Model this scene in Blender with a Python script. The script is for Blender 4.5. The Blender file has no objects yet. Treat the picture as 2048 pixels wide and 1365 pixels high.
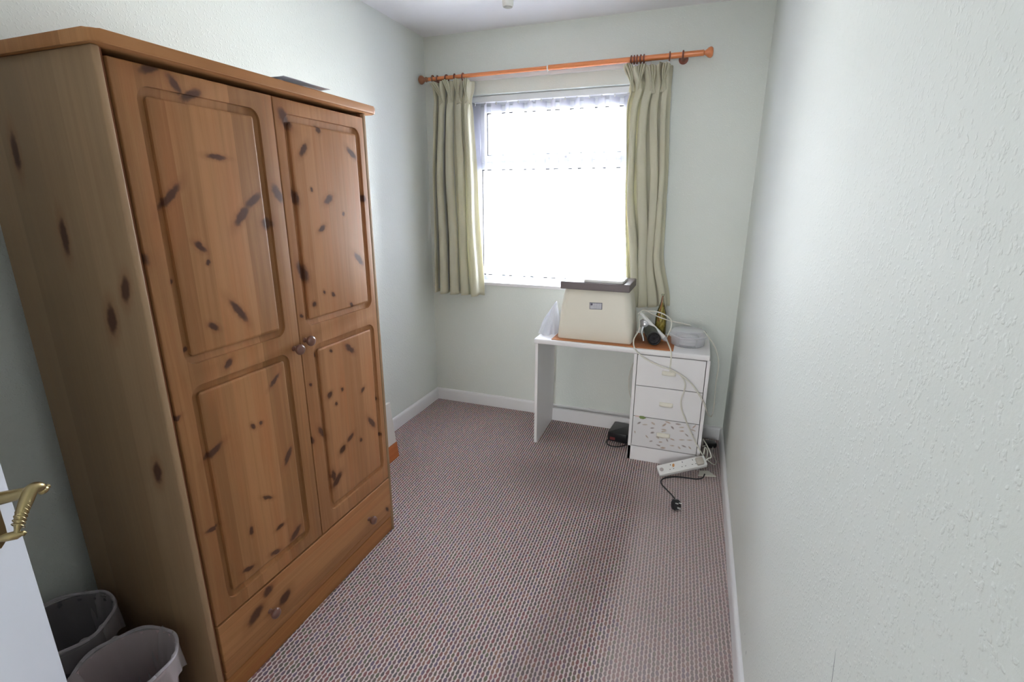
import bpy, bmesh, math, random
from mathutils import Vector, Matrix
random.seed(7)
sc = bpy.context.scene
COL = sc.collection
PI = math.pi

# ------------------------------------------------------------------ camera
CAM = Vector((1.8299, -3.2770, 1.5089))
yaw, pitch, roll = -0.3520, 0.2740, 0.0025
fwd = Vector((math.sin(yaw)*math.cos(pitch), math.cos(yaw)*math.cos(pitch), -math.sin(pitch)))
rt = Vector((math.cos(yaw), -math.sin(yaw), 0)); up = rt.cross(fwd)
r2 = rt*math.cos(roll) + up*math.sin(roll); u2 = -rt*math.sin(roll) + up*math.cos(roll)
cd = bpy.data.cameras.new('camera'); cam = bpy.data.objects.new('camera', cd); COL.objects.link(cam)
m = Matrix((r2, u2, -fwd)).transposed().to_4x4(); m.translation = CAM
cam.matrix_world = m
cd.sensor_width = 36; cd.lens = 36*1001.16/2048; cd.clip_start = 0.02
sc.camera = cam

# ------------------------------------------------------------------ view, sky, lights
sc.view_settings.view_transform = 'Standard'; sc.view_settings.look = 'None'
sc.view_settings.gamma = 1; sc.view_settings.use_curve_mapping = False
sc.view_settings.exposure = 0.25
W = bpy.data.worlds.new('overcast_sky'); sc.world = W; W.use_nodes = True
wn = W.node_tree; wn.nodes.clear()
wo = wn.nodes.new('ShaderNodeOutputWorld'); wb = wn.nodes.new('ShaderNodeBackground')
wc = wn.nodes.new('ShaderNodeTexCoord'); ws = wn.nodes.new('ShaderNodeSeparateXYZ'); wr = wn.nodes.new('ShaderNodeValToRGB')
wn.links.new(wc.outputs['Generated'], ws.inputs[0])
wm = wn.nodes.new('ShaderNodeMapRange'); wm.inputs[1].default_value = -.4; wm.inputs[2].default_value = .6
wn.links.new(ws.outputs['Z'], wm.inputs[0]); wn.links.new(wm.outputs[0], wr.inputs[0])
wr.color_ramp.elements[0].color = (1.12, 1.14, 1.15, 1); wr.color_ramp.elements[1].color = (.62, .68, .76, 1)
e = wr.color_ramp.elements.new(.32); e.color = (1.08, 1.10, 1.12, 1)
e = wr.color_ramp.elements.new(.48); e.color = (.86, .92, 1.0, 1)
wn.links.new(wr.outputs[0], wb.inputs[0]); wb.inputs[1].default_value = 55.0
wn.links.new(wb.outputs[0], wo.inputs[0])

def area(name, loc, rot, sx, sy, power, color, portal=False):
    l = bpy.data.lights.new(name, 'AREA'); l.shape = 'RECTANGLE'; l.size = sx; l.size_y = sy
    l.energy = power; l.color = color
    o = bpy.data.objects.new(name, l); COL.objects.link(o); o.location = loc; o.rotation_euler = rot
    if portal: l.cycles.is_portal = True
    return o
area('window_portal', (.875, .20, 1.55), (-PI/2, 0, 0), 1.2, 1.30, 1, (1, 1, 1), True)
area('hall_fill_light', (1.50, -7.40, 1.45), (PI/2, 0, 0), .9, 1.3, 66, (.97, .99, 1.0))  # added fill lamp in the unseen hall, brightens back wall and desk front

# ------------------------------------------------------------------ node helpers
def mat(name, color=(.8, .8, .8), rough=.6, metal=0, spec=.5, trans=0, ior=1.45, coat=0, sub=0):
    M_ = bpy.data.materials.new(name); M_.use_nodes = True
    b = M_.node_tree.nodes['Principled BSDF']
    b.inputs['Base Color'].default_value = (*color, 1); b.inputs['Roughness'].default_value = rough
    b.inputs['Metallic'].default_value = metal; b.inputs['Specular IOR Level'].default_value = spec
    b.inputs['Transmission Weight'].default_value = trans; b.inputs['IOR'].default_value = ior
    b.inputs['Coat Weight'].default_value = coat
    return M_
def N(t, kind, **kw):
    n = t.nodes.new('ShaderNode'+kind)
    for k, v in kw.items(): setattr(n, k, v)
    return n
def L(t, a, b): t.links.new(a, b)
def math_(t, op, a, b=None, c=None):
    n = N(t, 'Math', operation=op)
    for i, v in enumerate((a, b, c)):
        if v is None: continue
        if isinstance(v, (int, float)): n.inputs[i].default_value = v
        else: L(t, v, n.inputs[i])
    return n.outputs[0]
def maprange(t, v, a, b, c=0., d=1., smooth=False):
    n = N(t, 'MapRange'); n.inputs[1].default_value = a; n.inputs[2].default_value = b
    n.inputs[3].default_value = c; n.inputs[4].default_value = d
    if smooth: n.interpolation_type = 'SMOOTHSTEP'
    L(t, v, n.inputs[0]); return n.outputs[0]
def mix(t, fac, a, b, blend='MIX'):
    n = N(t, 'MixRGB', blend_type=blend)
    if isinstance(fac, (int, float)): n.inputs[0].default_value = fac
    else: L(t, fac, n.inputs[0])
    for i, v in ((1, a), (2, b)):
        if isinstance(v, tuple): n.inputs[i].default_value = (*v, 1) if len(v) == 3 else v
        else: L(t, v, n.inputs[i])
    return n.outputs[0]
def noise(t, vec, scale, detail=3, rough=.5, dist=0):
    n = N(t, 'TexNoise'); n.inputs['Scale'].default_value = scale; n.inputs['Detail'].default_value = detail
    n.inputs['Roughness'].default_value = rough; n.inputs['Distortion'].default_value = dist
    if vec is not None: L(t, vec, n.inputs['Vector'])
    return n
def bump(t, h, strength, distance, bsdf):
    n = N(t, 'Bump'); n.inputs['Strength'].default_value = strength; n.inputs['Distance'].default_value = distance
    L(t, h, n.inputs['Height']); L(t, n.outputs[0], bsdf.inputs['Normal']); return n
def obco(t): return N(t, 'TexCoord').outputs['Object']
def scaled(t, v, s):
    n = N(t, 'Mapping'); n.inputs['Scale'].default_value = s; L(t, v, n.inputs[0]); return n.outputs[0]

def wallpaper(name, col, col2, strength=1.0, mark=None):
    """painted woodchip paper: small raised chips of varying size over a soft undulation"""
    m_ = mat(name, col, .72, spec=.32); t = m_.node_tree; b = t.nodes['Principled BSDF']; o = obco(t)
    n0 = noise(t, o, 26, 2)
    v = N(t, 'TexVoronoi', feature='F1'); v.inputs['Scale'].default_value = 150; v.inputs['Randomness'].default_value = 1
    wob = N(t, 'VectorMath', operation='ADD'); L(t, o, wob.inputs[0])
    nn = noise(t, o, 150, 2); sm = N(t, 'VectorMath', operation='SCALE'); sm.inputs['Scale'].default_value = .007
    L(t, nn.outputs['Color'], sm.inputs[0]); L(t, sm.outputs[0], wob.inputs[1]); L(t, wob.outputs[0], v.inputs['Vector'])
    chip = maprange(t, v.outputs['Distance'], .30, .62, 1, 0, True)
    sel = maprange(t, noise(t, o, 75, 1).outputs['Fac'], .47, .64, 0, 1, True)
    h1 = math_(t, 'MULTIPLY', chip, sel)
    h2 = math_(t, 'MULTIPLY', noise(t, o, 210, 3, .6).outputs['Fac'], .35)
    h3 = math_(t, 'MULTIPLY', n0.outputs['Fac'], .5)
    h = math_(t, 'ADD', math_(t, 'ADD', h1, h2), h3)
    bump(t, h, .36*strength, .0016, b)
    c = mix(t, maprange(t, noise(t, o, 1.7, 3).outputs['Fac'], .35, .65), col, col2)
    if mark: c = mark(t, o, c)
    L(t, c, b.inputs['Base Color'])
    return m_

def ell(t, co2, cx, cy, ang, sx, sy, soft=.35):
    n = N(t, 'Mapping', vector_type='TEXTURE')
    n.inputs['Location'].default_value = (cx, cy, 0); n.inputs['Rotation'].default_value = (0, 0, ang)
    n.inputs['Scale'].default_value = (sx, sy, 1); L(t, co2, n.inputs[0])
    l = N(t, 'VectorMath', operation='LENGTH'); L(t, n.outputs[0], l.inputs[0])
    return maprange(t, l.outputs['Value'], 1-soft, 1+soft, 1, 0, True)
def maxall(t, ms):
    r = ms[0]
    for k in ms[1:]: r = math_(t, 'MAXIMUM', r, k)
    return r

def pine(name, across, along,  light=(.42, .200, .085), dark=(.27, .125, .050), knots=None, root=(0, 0, 0), tone=1.0, rand=0.0, band=.062, redness=.35):
    """laminated varnished pine; across/along are axis names; knots are (a, z, angle, half length, half width)"""
    m_ = mat(name, light, .5, spec=.22); t = m_.node_tree; b = t.nodes['Principled BSDF']
    o = obco(t); s = N(t, 'SeparateXYZ'); L(t, o, s.inputs[0])
    A, Z = s.outputs[across], s.outputs[along]
    cmb = N(t, 'CombineXYZ'); L(t, A, cmb.inputs[0]); L(t, Z, cmb.inputs[1])
    plane = cmb.outputs[0]
    wobn = noise(t, scaled(t, plane, (6, 1.3, 1)), 1, 2)
    wob = math_(t, 'MULTIPLY', math_(t, 'SUBTRACT', wobn.outputs['Fac'], .5), .030)
    Aw = math_(t, 'ADD', A, wob)
    # boards glued side by side, each its own tone
    idx = math_(t, 'FLOOR', math_(t, 'DIVIDE', math_(t, 'ADD', A, 10+rand), band))
    wnz = N(t, 'TexWhiteNoise', noise_dimensions='1D'); L(t, idx, wnz.inputs['W'])
    c2 = N(t, 'CombineXYZ'); L(t, math_(t, 'ADD', Aw, math_(t, 'MULTIPLY', wnz.outputs['Value'], 3.1)), c2.inputs[0]); L(t, Z, c2.inputs[1])
    g1 = noise(t, scaled(t, c2.outputs[0], (55, 1.6, 1)), 1, 4, .55, .4).outputs['Fac']
    g2 = noise(t, scaled(t, c2.outputs[0], (420, 9, 1)), 1, 2, .6).outputs['Fac']
    f = math_(t, 'ADD', math_(t, 'MULTIPLY', g1, .75), math_(t, 'MULTIPLY', g2, .25))
    f = math_(t, 'ADD', f, math_(t, 'MULTIPLY', math_(t, 'SUBTRACT', wnz.outputs['Value'], .5), .42))
    f = maprange(t, f, .28, .74)
    c = mix(t, f, tuple(x*tone for x in dark), tuple(x*tone for x in light))
    red = maprange(t, noise(t, scaled(t, c2.outputs[0], (14, 2.2, 1)), 1, 2).outputs['Fac'], .5, .72, 0, redness)
    c = mix(t, red, c, (.40*tone, .13*tone, .045*tone))
    if knots:
        wv = N(t, 'VectorMath', operation='ADD'); L(t, plane, wv.inputs[0])
        kn = noise(t, plane, 55, 2); ks = N(t, 'VectorMath', operation='MULTIPLY_ADD')
        L(t, kn.outputs['Color'], ks.inputs[0]); ks.inputs[1].default_value = (.012, .012, 0); ks.inputs[2].default_value = (-.006, -.006, 0)
        L(t, ks.outputs[0], wv.inputs[1])
        ra = root['XYZ'.index(across)]; rz = root['XYZ'.index(along)]
        def kk(grow, soft):
            out = []
            for (a, z, an, l, w) in knots:
                if across == 'Z': a, z, an = z, a, PI/2-an
                out.append(ell(t, wv.outputs[0], a-ra, z-rz, an, l*grow, max(w, .004)*1.5*grow, soft))
            return maxall(t, out)
        halo = kk(1.75, .55); core = kk(1.05, .38)
        c = mix(t, math_(t, 'MULTIPLY', halo, .50), c, (.24*tone, .095*tone, .04*tone))
        c = mix(t, math_(t, 'MULTIPLY', core, .88), c, (.065, .028, .020))
    L(t, c, b.inputs['Base Color'])
    bump(t, g2, .08, .0004, b)
    L(t, maprange(t, g1, .2, .8, .42, .56), b.inputs['Roughness'])
    return m_

# ------------------------------------------------------------------ mesh helpers
def link(name, bm, material, parent=None, smooth=False, mats=None):
    """one mesh object; vertices are given in room coordinates"""
    me = bpy.data.meshes.new(name)
    if parent is not None:
        p = parent
        off = Vector((0, 0, 0))
        while p is not None: off += p.location; p = p.parent
        bmesh.ops.translate(bm, vec=-off, verts=bm.verts)
    bmesh.ops.recalc_face_normals(bm, faces=bm.faces)
    bm.to_mesh(me); bm.free()
    for mm in ([material] + (mats or [])): me.materials.append(mm)
    if smooth:
        me.polygons.foreach_set('use_smooth', [True]*len(me.polygons))
        if smooth != 'all': me.set_sharp_from_angle(angle=math.radians(38))
    o = bpy.data.objects.new(name, me); COL.objects.link(o)
    if parent is not None: o.parent = parent
    return o
def thing(name, label, cat, loc, group=None):
    o = bpy.data.objects.new(name, None); COL.objects.link(o); o.location = loc
    o.empty_display_size = .05
    return tag(o, label, cat, group)
def tag(o, label, cat, group=None):
    o['label'] = label; o['category'] = cat
    if group: o['group'] = group
    return o
def solo(name, bm, material, label, cat, loc, group=None, smooth=False):
    """a thing that is one mesh; its origin sits at loc"""
    bmesh.ops.translate(bm, vec=-Vector(loc), verts=bm.verts)
    o = link(name, bm, material, None, smooth); o.location = loc
    return tag(o, label, cat, group)
def struct(o): o['kind'] = 'structure'; return o
def B(): return bmesh.new()
def box(bm, x0, x1, y0, y1, z0, z1, bev=0, seg=2, M=None):
    r = bmesh.ops.create_cube(bm, size=1)
    vs = r['verts']
    for v in vs:
        v.co = Vector((x0 if v.co.x < 0 else x1, y0 if v.co.y < 0 else y1, z0 if v.co.z < 0 else z1))
    if bev:
        es = list({e for v in vs for e in v.link_edges})
        q = bmesh.ops.bevel(bm, geom=es, offset=bev, segments=seg, profile=.5, affect='EDGES')
        vs = list({v for f in q['faces'] for v in f.verts} | {v for v in vs if v.is_valid})
    if M is not None:
        bmesh.ops.transform(bm, matrix=M, verts=[v for v in vs if v.is_valid])
    return vs
def lathe(bm, prof, n=32, M=None, cap=True):
    """prof: list of (radius, height) turned about the z axis, then placed by M"""
    rings = []
    for r, h in prof:
        rings.append([bm.verts.new((r*math.cos(2*PI*k/n), r*math.sin(2*PI*k/n), h)) for k in range(n)])
    for a, b in zip(rings, rings[1:]):
        for k in range(n): bm.faces.new((a[k], a[(k+1) % n], b[(k+1) % n], b[k]))
    if cap:
        bm.faces.new(rings[0][::-1]); bm.faces.new(rings[-1])
    if M is not None:
        for rg in rings:
            for v in rg: v.co = M @ v.co
    return rings
def axis_m(loc, d):
    return Matrix.Translation(Vector(loc)) @ Vector(d).normalized().to_track_quat('Z', 'Y').to_matrix().to_4x4()
def smooth_pts(P, k=8):
    P = [Vector(p) for p in P]; Q = [P[0]*2-P[1]] + P + [P[-1]*2-P[-2]]; out = []
    for i in range(1, len(Q)-2):
        a, b, c, d = Q[i-1:i+3]
        for j in range(k):
            s = j/k
            out.append(.5*((2*b)+(c-a)*s+(2*a-5*b+4*c-d)*s*s+(3*b-a-3*c+d)*s**3))
    out.append(P[-1]); return out
def tube(bm, P, r, n=10, k=8, rf=None):
    pts = smooth_pts(P, k) if k > 1 else [Vector(p) for p in P]
    t0 = (pts[1]-pts[0]).normalized(); nrm = t0.orthogonal().normalized(); rings = []
    for i, p in enumerate(pts):
        t = (pts[min(i+1, len(pts)-1)]-pts[max(i-1, 0)]).normalized()
        nrm = (nrm - t*nrm.dot(t)).normalized(); bn = t.cross(nrm)
        rr = r if rf is None else r*rf(i/(len(pts)-1))
        rings.append([bm.verts.new(p + nrm*rr*math.cos(2*PI*q/n) + bn*rr*math.sin(2*PI*q/n)) for q in range(n)])
    for a, b in zip(rings, rings[1:]):
        for q in range(n): bm.faces.new((a[q], a[(q+1) % n], b[(q+1) % n], b[q]))
    bm.faces.new(rings[0][::-1]); bm.faces.new(rings[-1])
def torus(bm, c, axis, R_, r, n=28, m_=10):
    M = axis_m(c, axis); vs = []
    for i in range(n):
        a = 2*PI*i/n
        vs.append([bm.verts.new(M @ Vector(((R_+r*math.cos(2*PI*j/m_))*math.cos(a), (R_+r*math.cos(2*PI*j/m_))*math.sin(a), r*math.sin(2*PI*j/m_)))) for j in range(m_)])
    for i in range(n):
        for j in range(m_): bm.faces.new((vs[i][j], vs[(i+1) % n][j], vs[(i+1) % n][(j+1) % m_], vs[i][(j+1) % m_]))
def rrect(w0, w1, h0, h1, r, k=8):
    """counter-clockwise rounded rectangle, k+1 points a corner"""
    out = []
    for cx, cy, a0 in ((w1-r, h0+r, -PI/2), (w1-r, h1-r, 0), (w0+r, h1-r, PI/2), (w0+r, h0+r, PI)):
        for i in range(k+1):
            a = a0+PI/2*i/k; out.append((cx+r*math.cos(a), cy+r*math.sin(a)))
    return out
def prism(bm, pts, z0, z1, bev=0, M=None):
    a = [bm.verts.new((x, y, z0)) for x, y in pts]; b = [bm.verts.new((x, y, z1)) for x, y in pts]
    n = len(pts); f0 = bm.faces.new(a[::-1]); f1 = bm.faces.new(b)
    for i in range(n): bm.faces.new((a[i], a[(i+1) % n], b[(i+1) % n], b[i]))
    vs = a+b
    if bev:
        es = [e for e in list(f0.edges)+list(f1.edges)]
        q = bmesh.ops.bevel(bm, geom=es, offset=bev, segments=2, affect='EDGES', profile=.5)
        vs = list({v for f in q['faces'] for v in f.verts} | {v for v in vs if v.is_valid})
    if M is not None: bmesh.ops.transform(bm, matrix=M, verts=[v for v in vs if v.is_valid])
    return vs
def grid_sheet(bm, fn, nu, nv):
    g = [[bm.verts.new(fn(i/nu, j/nv)) for j in range(nv+1)] for i in range(nu+1)]
    for i in range(nu):
        for j in range(nv): bm.faces.new((g[i][j], g[i+1][j], g[i+1][j+1], g[i][j+1]))
    return g
def solidify(o, th, off=0):
    md = o.modifiers.new('thickness', 'SOLIDIFY'); md.thickness = th; md.offset = off; return o

# ------------------------------------------------------------------ materials
def wall_marks(t, o, c):
    ms = [ell(t, yz(t, o), -2.532, .805, 1.35, .032, .0012, .4), ell(t, yz(t, o), -1.864, .155, 1.2, .006, .003, .4),
          ell(t, yz(t, o), -1.80, .165, 1.2, .003, .002, .4)]
    return mix(t, math_(t, 'MULTIPLY', maxall(t, ms), .75), c, (.06, .07, .10))
def yz(t, o):
    s = N(t, 'SeparateXYZ'); L(t, o, s.inputs[0]); c = N(t, 'CombineXYZ'); L(t, s.outputs['Y'], c.inputs[0]); L(t, s.outputs['Z'], c.inputs[1]); return c.outputs[0]
GREEN = (.800, .832, .785); GREEN2 = (.815, .843, .80)
M_wall = wallpaper('mint_woodchip_paper', GREEN, GREEN2)
M_wallR = wallpaper('mint_woodchip_paper_scuffed', GREEN, GREEN2, 1.25, wall_marks)
M_ceil = wallpaper('white_woodchip_ceiling', (.92, .92, .94), (.93, .93, .95), .5)
M_white = mat('white_gloss_paint', (.86, .85, .86), .32)
M_upvc = mat('white_plastic_frame', (.85, .86, .90), .35)
M_door = mat('white_door_paint', (.80, .82, .88), .38)
def make_carpet():
    m_ = mat('berber_carpet', (.5, .4, .4), .95, spec=.12); t = m_.node_tree; b = t.nodes['Principled BSDF']; o = obco(t)
    nz = noise(t, o, 55, 2); wv = N(t, 'VectorMath', operation='MULTIPLY_ADD')
    L(t, nz.outputs['Color'], wv.inputs[0]); wv.inputs[1].default_value = (.0066, .0080, 0)
    L(t, o, wv.inputs[2]); s = N(t, 'SeparateXYZ'); L(t, wv.outputs[0], s.inputs[0])
    px, py = .0137, .0205
    # the tufts run very slightly across the room
    X = math_(t, 'ADD', s.outputs['X'], math_(t, 'MULTIPLY', s.outputs['Y'], .035))
    u = math_(t, 'DIVIDE', X, px); fu = math_(t, 'FLOOR', u)
    v = math_(t, 'ADD', math_(t, 'DIVIDE', s.outputs['Y'], py), math_(t, 'MULTIPLY', fu, .5)); fv = math_(t, 'FLOOR', v)
    du = math_(t, 'SUBTRACT', math_(t, 'SUBTRACT', u, fu), .5); dv = math_(t, 'SUBTRACT', math_(t, 'SUBTRACT', v, fv), .5)
    # teardrop pits
    w = math_(t, 'ADD', .33, math_(t, 'MULTIPLY', dv, -.16))
    e2 = math_(t, 'ADD', math_(t, 'POWER', math_(t, 'ABSOLUTE', math_(t, 'DIVIDE', du, w)), 2), math_(t, 'POWER', math_(t, 'ABSOLUTE', math_(t, 'DIVIDE', dv, .50)), 2))
    pit = maprange(t, e2, .60, 1.55, 1, 0, True)
    cell = N(t, 'CombineXYZ'); L(t, fu, cell.inputs[0]); L(t, fv, cell.inputs[1])
    wnz = N(t, 'TexWhiteNoise', noise_dimensions='2D'); L(t, cell.outputs[0], wnz.inputs['Vector'])
    r = N(t, 'ValToRGB'); L(t, wnz.outputs['Value'], r.inputs[0]); r.color_ramp.interpolation = 'CONSTANT'
    els = r.color_ramp.elements
    cols = [(.0, (.175, .095, .102)), (.2, (.135, .108, .092)), (.38, (.225, .085, .086)), (.52, (.108, .095, .100)), (.66, (.250, .135, .098)), (.78, (.125, .130, .080)), (.88, (.140, .100, .155))]
    els[0].color = (*cols[0][1], 1); els[1].position = cols[1][0]; els[1].color = (*cols[1][1], 1)
    for p_, c_ in cols[2:]:
        q = els.new(p_); q.color = (*c_, 1)
    fine = noise(t, o, 900, 2)
    lightc = mix(t, maprange(t, noise(t, o, 130, 2).outputs['Fac'], .35, .65), (.74, .60, .59), (.82, .70, .66))
    # pits fade and the pile greys towards the right; two soft patches are darker
    s0 = N(t, 'SeparateXYZ'); L(t, o, s0.inputs[0]); c2 = N(t, 'CombineXYZ'); L(t, s0.outputs['X'], c2.inputs[0]); L(t, s0.outputs['Y'], c2.inputs[1])
    edge = math_(t, 'ADD', s0.outputs['X'], math_(t, 'MULTIPLY', noise(t, o, 3.0, 2).outputs['Fac'], .14))
    flat = maprange(t, edge, 1.66, 1.80, 0, .34, True)
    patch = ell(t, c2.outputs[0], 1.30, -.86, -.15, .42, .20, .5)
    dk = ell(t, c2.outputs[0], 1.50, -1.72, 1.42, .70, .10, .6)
    pit2 = math_(t, 'MULTIPLY', pit, math_(t, 'SUBTRACT', .93, flat))
    c = mix(t, pit2, lightc, r.outputs[0])
    c = mix(t, math_(t, 'MULTIPLY', flat, .55), c, mix(t, .4, c, (.40, .37, .37)))
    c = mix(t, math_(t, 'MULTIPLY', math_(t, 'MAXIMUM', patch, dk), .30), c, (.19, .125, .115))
    c = mix(t, maprange(t, fine.outputs['Fac'], .3, .7, 0, .22), c, (.22, .16, .16))
    L(t, c, b.inputs['Base Color'])
    h = math_(t, 'ADD', math_(t, 'MULTIPLY', math_(t, 'SUBTRACT', 1.0, pit), 1.0), math_(t, 'MULTIPLY', fine.outputs['Fac'], .25))
    bump(t, h, .8, .004, b)
    return m_
M_carpet = make_carpet()
def fabric(name, col, trans, tcol):
    m_ = mat(name, col, .9, spec=.1); t = m_.node_tree; b = t.nodes['Principled BSDF']; o = obco(t)
    tr = N(t, 'BsdfTranslucent'); tr.inputs[0].default_value = (*tcol, 1)
    mx = N(t, 'MixShader'); mx.inputs[0].default_value = trans
    L(t, b.outputs[0], mx.inputs[1]); L(t, tr.outputs[0], mx.inputs[2]); L(t, mx.outputs[0], t.nodes['Material Output'].inputs[0])
    n = noise(t, scaled(t, o, (700, 700, 300)), 1, 2); bump(t, n.outputs['Fac'], .12, .0005, b)
    c = mix(t, maprange(t, noise(t, o, 8, 2).outputs['Fac'], .3, .7), col, tuple(x*.93 for x in col)); L(t, c, b.inputs['Base Color'])
    return m_
M_curtain = fabric('sage_beige_curtain_cloth', (.82, .79, .66), .40, (.88, .85, .66))
M_lining = fabric('white_curtain_lining', (.85, .85, .84), .35, (.85, .85, .80))
M_vane = fabric('white_blind_vane_cloth', (.88, .88, .93), .62, (.90, .90, .96))
M_rail = mat('white_blind_rail_plastic', (.86, .86, .88), .45)
M_orange = mat('orange_varnished_pole_wood', (.72, .24, .085), .3, coat=.4)
M_brown = mat('brown_varnished_wood', (.28, .11, .05), .3, coat=.3)
M_ring = mat('reddish_brown_ring_wood', (.22, .075, .05), .35)
def film(name, col, alpha, rough=.25):
    m_ = mat(name, col, rough); t = m_.node_tree; b = t.nodes['Principled BSDF']
    tr = N(t, 'BsdfTransparent'); tr.inputs[0].default_value = (.95, .95, .96, 1); mx = N(t, 'MixShader')
    lw = N(t, 'LayerWeight'); lw.inputs[0].default_value = .35
    a = math_(t, 'ADD', alpha, math_(t, 'MULTIPLY', lw.outputs['Facing'], .45)); a = math_(t, 'MINIMUM', a, 1.0)
    L(t, a, mx.inputs[0]); L(t, tr.outputs[0], mx.inputs[1]); L(t, b.outputs[0], mx.inputs[2]); L(t, mx.outputs[0], t.nodes['Material Output'].inputs[0])
    return m_
def glassy(name, tint=(.97, .98, .98)):
    m_ = mat(name); t = m_.node_tree; t.nodes.remove(t.nodes['Principled BSDF'])
    tr = N(t, 'BsdfTransparent'); tr.inputs[0].default_value = (*tint, 1); g = N(t, 'BsdfGlossy'); g.inputs['Roughness'].default_value = .03
    fr = N(t, 'Fresnel'); fr.inputs[0].default_value = 1.45; mx = N(t, 'MixShader')
    L(t, fr.outputs[0], mx.inputs[0]); L(t, tr.outputs[0], mx.inputs[1]); L(t, g.outputs[0], mx.inputs[2]); L(t, mx.outputs[0], t.nodes['Material Output'].inputs[0])
    return m_
M_pane = glassy('window_glass')
M_liner = film('clear_bin_liner_film', (.66, .60, .62), .24)
M_bag = film('white_carrier_bag_film', (.85, .87, .95), .62)
M_clearpl = film('clear_container_plastic', (.95, .95, .98), .20, .10)
M_bottle = glassy('bottle_glass', (.90, .93, .86))
M_white_pl = mat('white_plastic', (.82, .81, .79), .35)
M_cream = mat('cream_moulded_plastic', (.80, .76, .66), .42)
M_lid = mat('grey_mauve_lid_plastic', (.165, .135, .14), .42)
M_lamin = mat('white_desk_laminate', (.86, .84, .85), .38)
M_black = mat('black_plastic', (.014, .014, .016), .32)
M_blackrub = mat('black_cable_rubber', (.018, .018, .02), .5)
M_cable = mat('white_cable_plastic', (.74, .72, .64), .45)
M_chrome = mat('polished_steel', (.80, .80, .82), .18, 1)
M_brass = mat('aged_brass', (.36, .285, .145), .34, 1)
M_dark = mat('dark_gap', (.02, .015, .012), .8)
M_knob = mat('dark_reddish_turned_knob', (.17, .075, .055), .28, coat=.5)
KL = [(-2.354, 1.805, 0.44, 0.0278, 0.0061), (-2.301, 1.78, -0.94, 0.0216, 0.0064), (-2.257, 1.764, 0.44, 0.0251, 0.0067), (-2.213, 1.619, -0.04, 0.0265, 0.0031), (-2.362, 1.516, 0.8, 0.038, 0.006), (-2.157, 1.466, 0.81, 0.0334, 0.0078), (-2.112, 1.507, 0.56, 0.032, 0.0071), (-2.068, 1.438, -1.43, 0.0176, 0.0131), (-2.014, 1.526, -1.03, 0.0292, 0.0091), (-2.459, 1.375, -0.74, 0.0179, 0.0085), (-2.303, 1.389, -0.79, 0.0178, 0.0057), (-2.287, 1.345, -0.9, 0.0062, 0.003), (-2.393, 1.308, -0.9, 0.0062, 0.003), (-2.215, 1.198, -0.96, 0.0378, 0.0063), (-2.302, 1.171, -0.7, 0.0161, 0.0053), (-2.276, 1.054, 0.79, 0.0164, 0.0057), (-2.387, 1.127, -0.98, 0.0066, 0.003), (-2.121, 0.951, 0.65, 0.0244, 0.0036), (-2.195, 0.835, -0.95, 0.0073, 0.003), (-2.224, 0.836, -0.98, 0.0102, 0.0039), (-2.364, 0.82, 0.46, 0.0287, 0.0063), (-2.107, 0.673, 0.96, 0.0281, 0.0063), (-2.453, 0.954, 0.46, 0.0153, 0.0036), (-2.211, 0.578, -0.57, 0.0196, 0.0031), (-2.287, 0.504, -1.62, 0.0135, 0.003), (-2.409, 0.595, -0.19, 0.0193, 0.003), (-2.178, 0.445, 0.07, 0.0175, 0.0041), (-2.117, 0.379, 0.54, 0.0281, 0.0075), (-2.318, 0.387, -0.24, 0.0195, 0.0046), (-2.211, 0.368, -0.27, 0.0196, 0.0048)]
KR = [(-1.95, 1.75, -0.86, 0.0307, 0.0116), (-1.806, 1.736, -0.52, 0.0111, 0.0064), (-1.884, 1.665, 0.82, 0.0228, 0.0065), (-1.636, 1.675, -0.61, 0.0274, 0.0065), (-1.942, 1.518, -1.14, 0.0234, 0.0088), (-1.784, 1.511, 0.46, 0.022, 0.0076), (-1.584, 1.515, -0.55, 0.0135, 0.0075), (-1.865, 1.542, -0.54, 0.0059, 0.003), (-1.712, 1.458, -0.67, 0.0062, 0.003), (-1.832, 1.413, 0.48, 0.0171, 0.0052), (-1.643, 1.289, -0.77, 0.0302, 0.0074), (-1.945, 1.276, -1.04, 0.0355, 0.0114), (-1.852, 1.192, -0.79, 0.0072, 0.003), (-1.806, 1.177, -0.73, 0.009, 0.0038), (-1.907, 1.159, -0.79, 0.0094, 0.0049), (-1.708, 1.119, -0.74, 0.0111, 0.0045), (-1.973, 1.13, -0.85, 0.0083, 0.0032), (-1.742, 0.952, -0.7, 0.0292, 0.0068), (-1.847, 0.973, -0.79, 0.0072, 0.003), (-1.926, 0.98, -0.89, 0.0101, 0.0037), (-1.968, 0.883, -0.79, 0.0079, 0.003), (-1.877, 0.809, 0.42, 0.0128, 0.0066), (-1.808, 0.806, -0.93, 0.008, 0.003), (-1.684, 0.76, 0.44, 0.0135, 0.0051), (-1.848, 0.762, -0.9, 0.0062, 0.003), (-1.593, 0.685, -0.82, 0.0126, 0.0047), (-1.644, 0.597, -0.93, 0.033, 0.007), (-1.937, 0.684, -0.98, 0.0271, 0.0068), (-1.994, 0.679, -0.99, 0.0149, 0.0065), (-1.786, 0.593, 0.44, 0.0207, 0.0058), (-1.837, 0.565, 0.46, 0.0187, 0.008), (-1.723, 0.552, -0.9, 0.0094, 0.003), (-1.901, 0.484, -1.39, 0.0228, 0.0069), (-1.885, 0.457, 0.6, 0.0296, 0.0083), (-2.022, 0.514, -1.01, 0.0172, 0.0069), (-1.588, 0.514, -0.83, 0.0104, 0.0033)]
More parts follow.
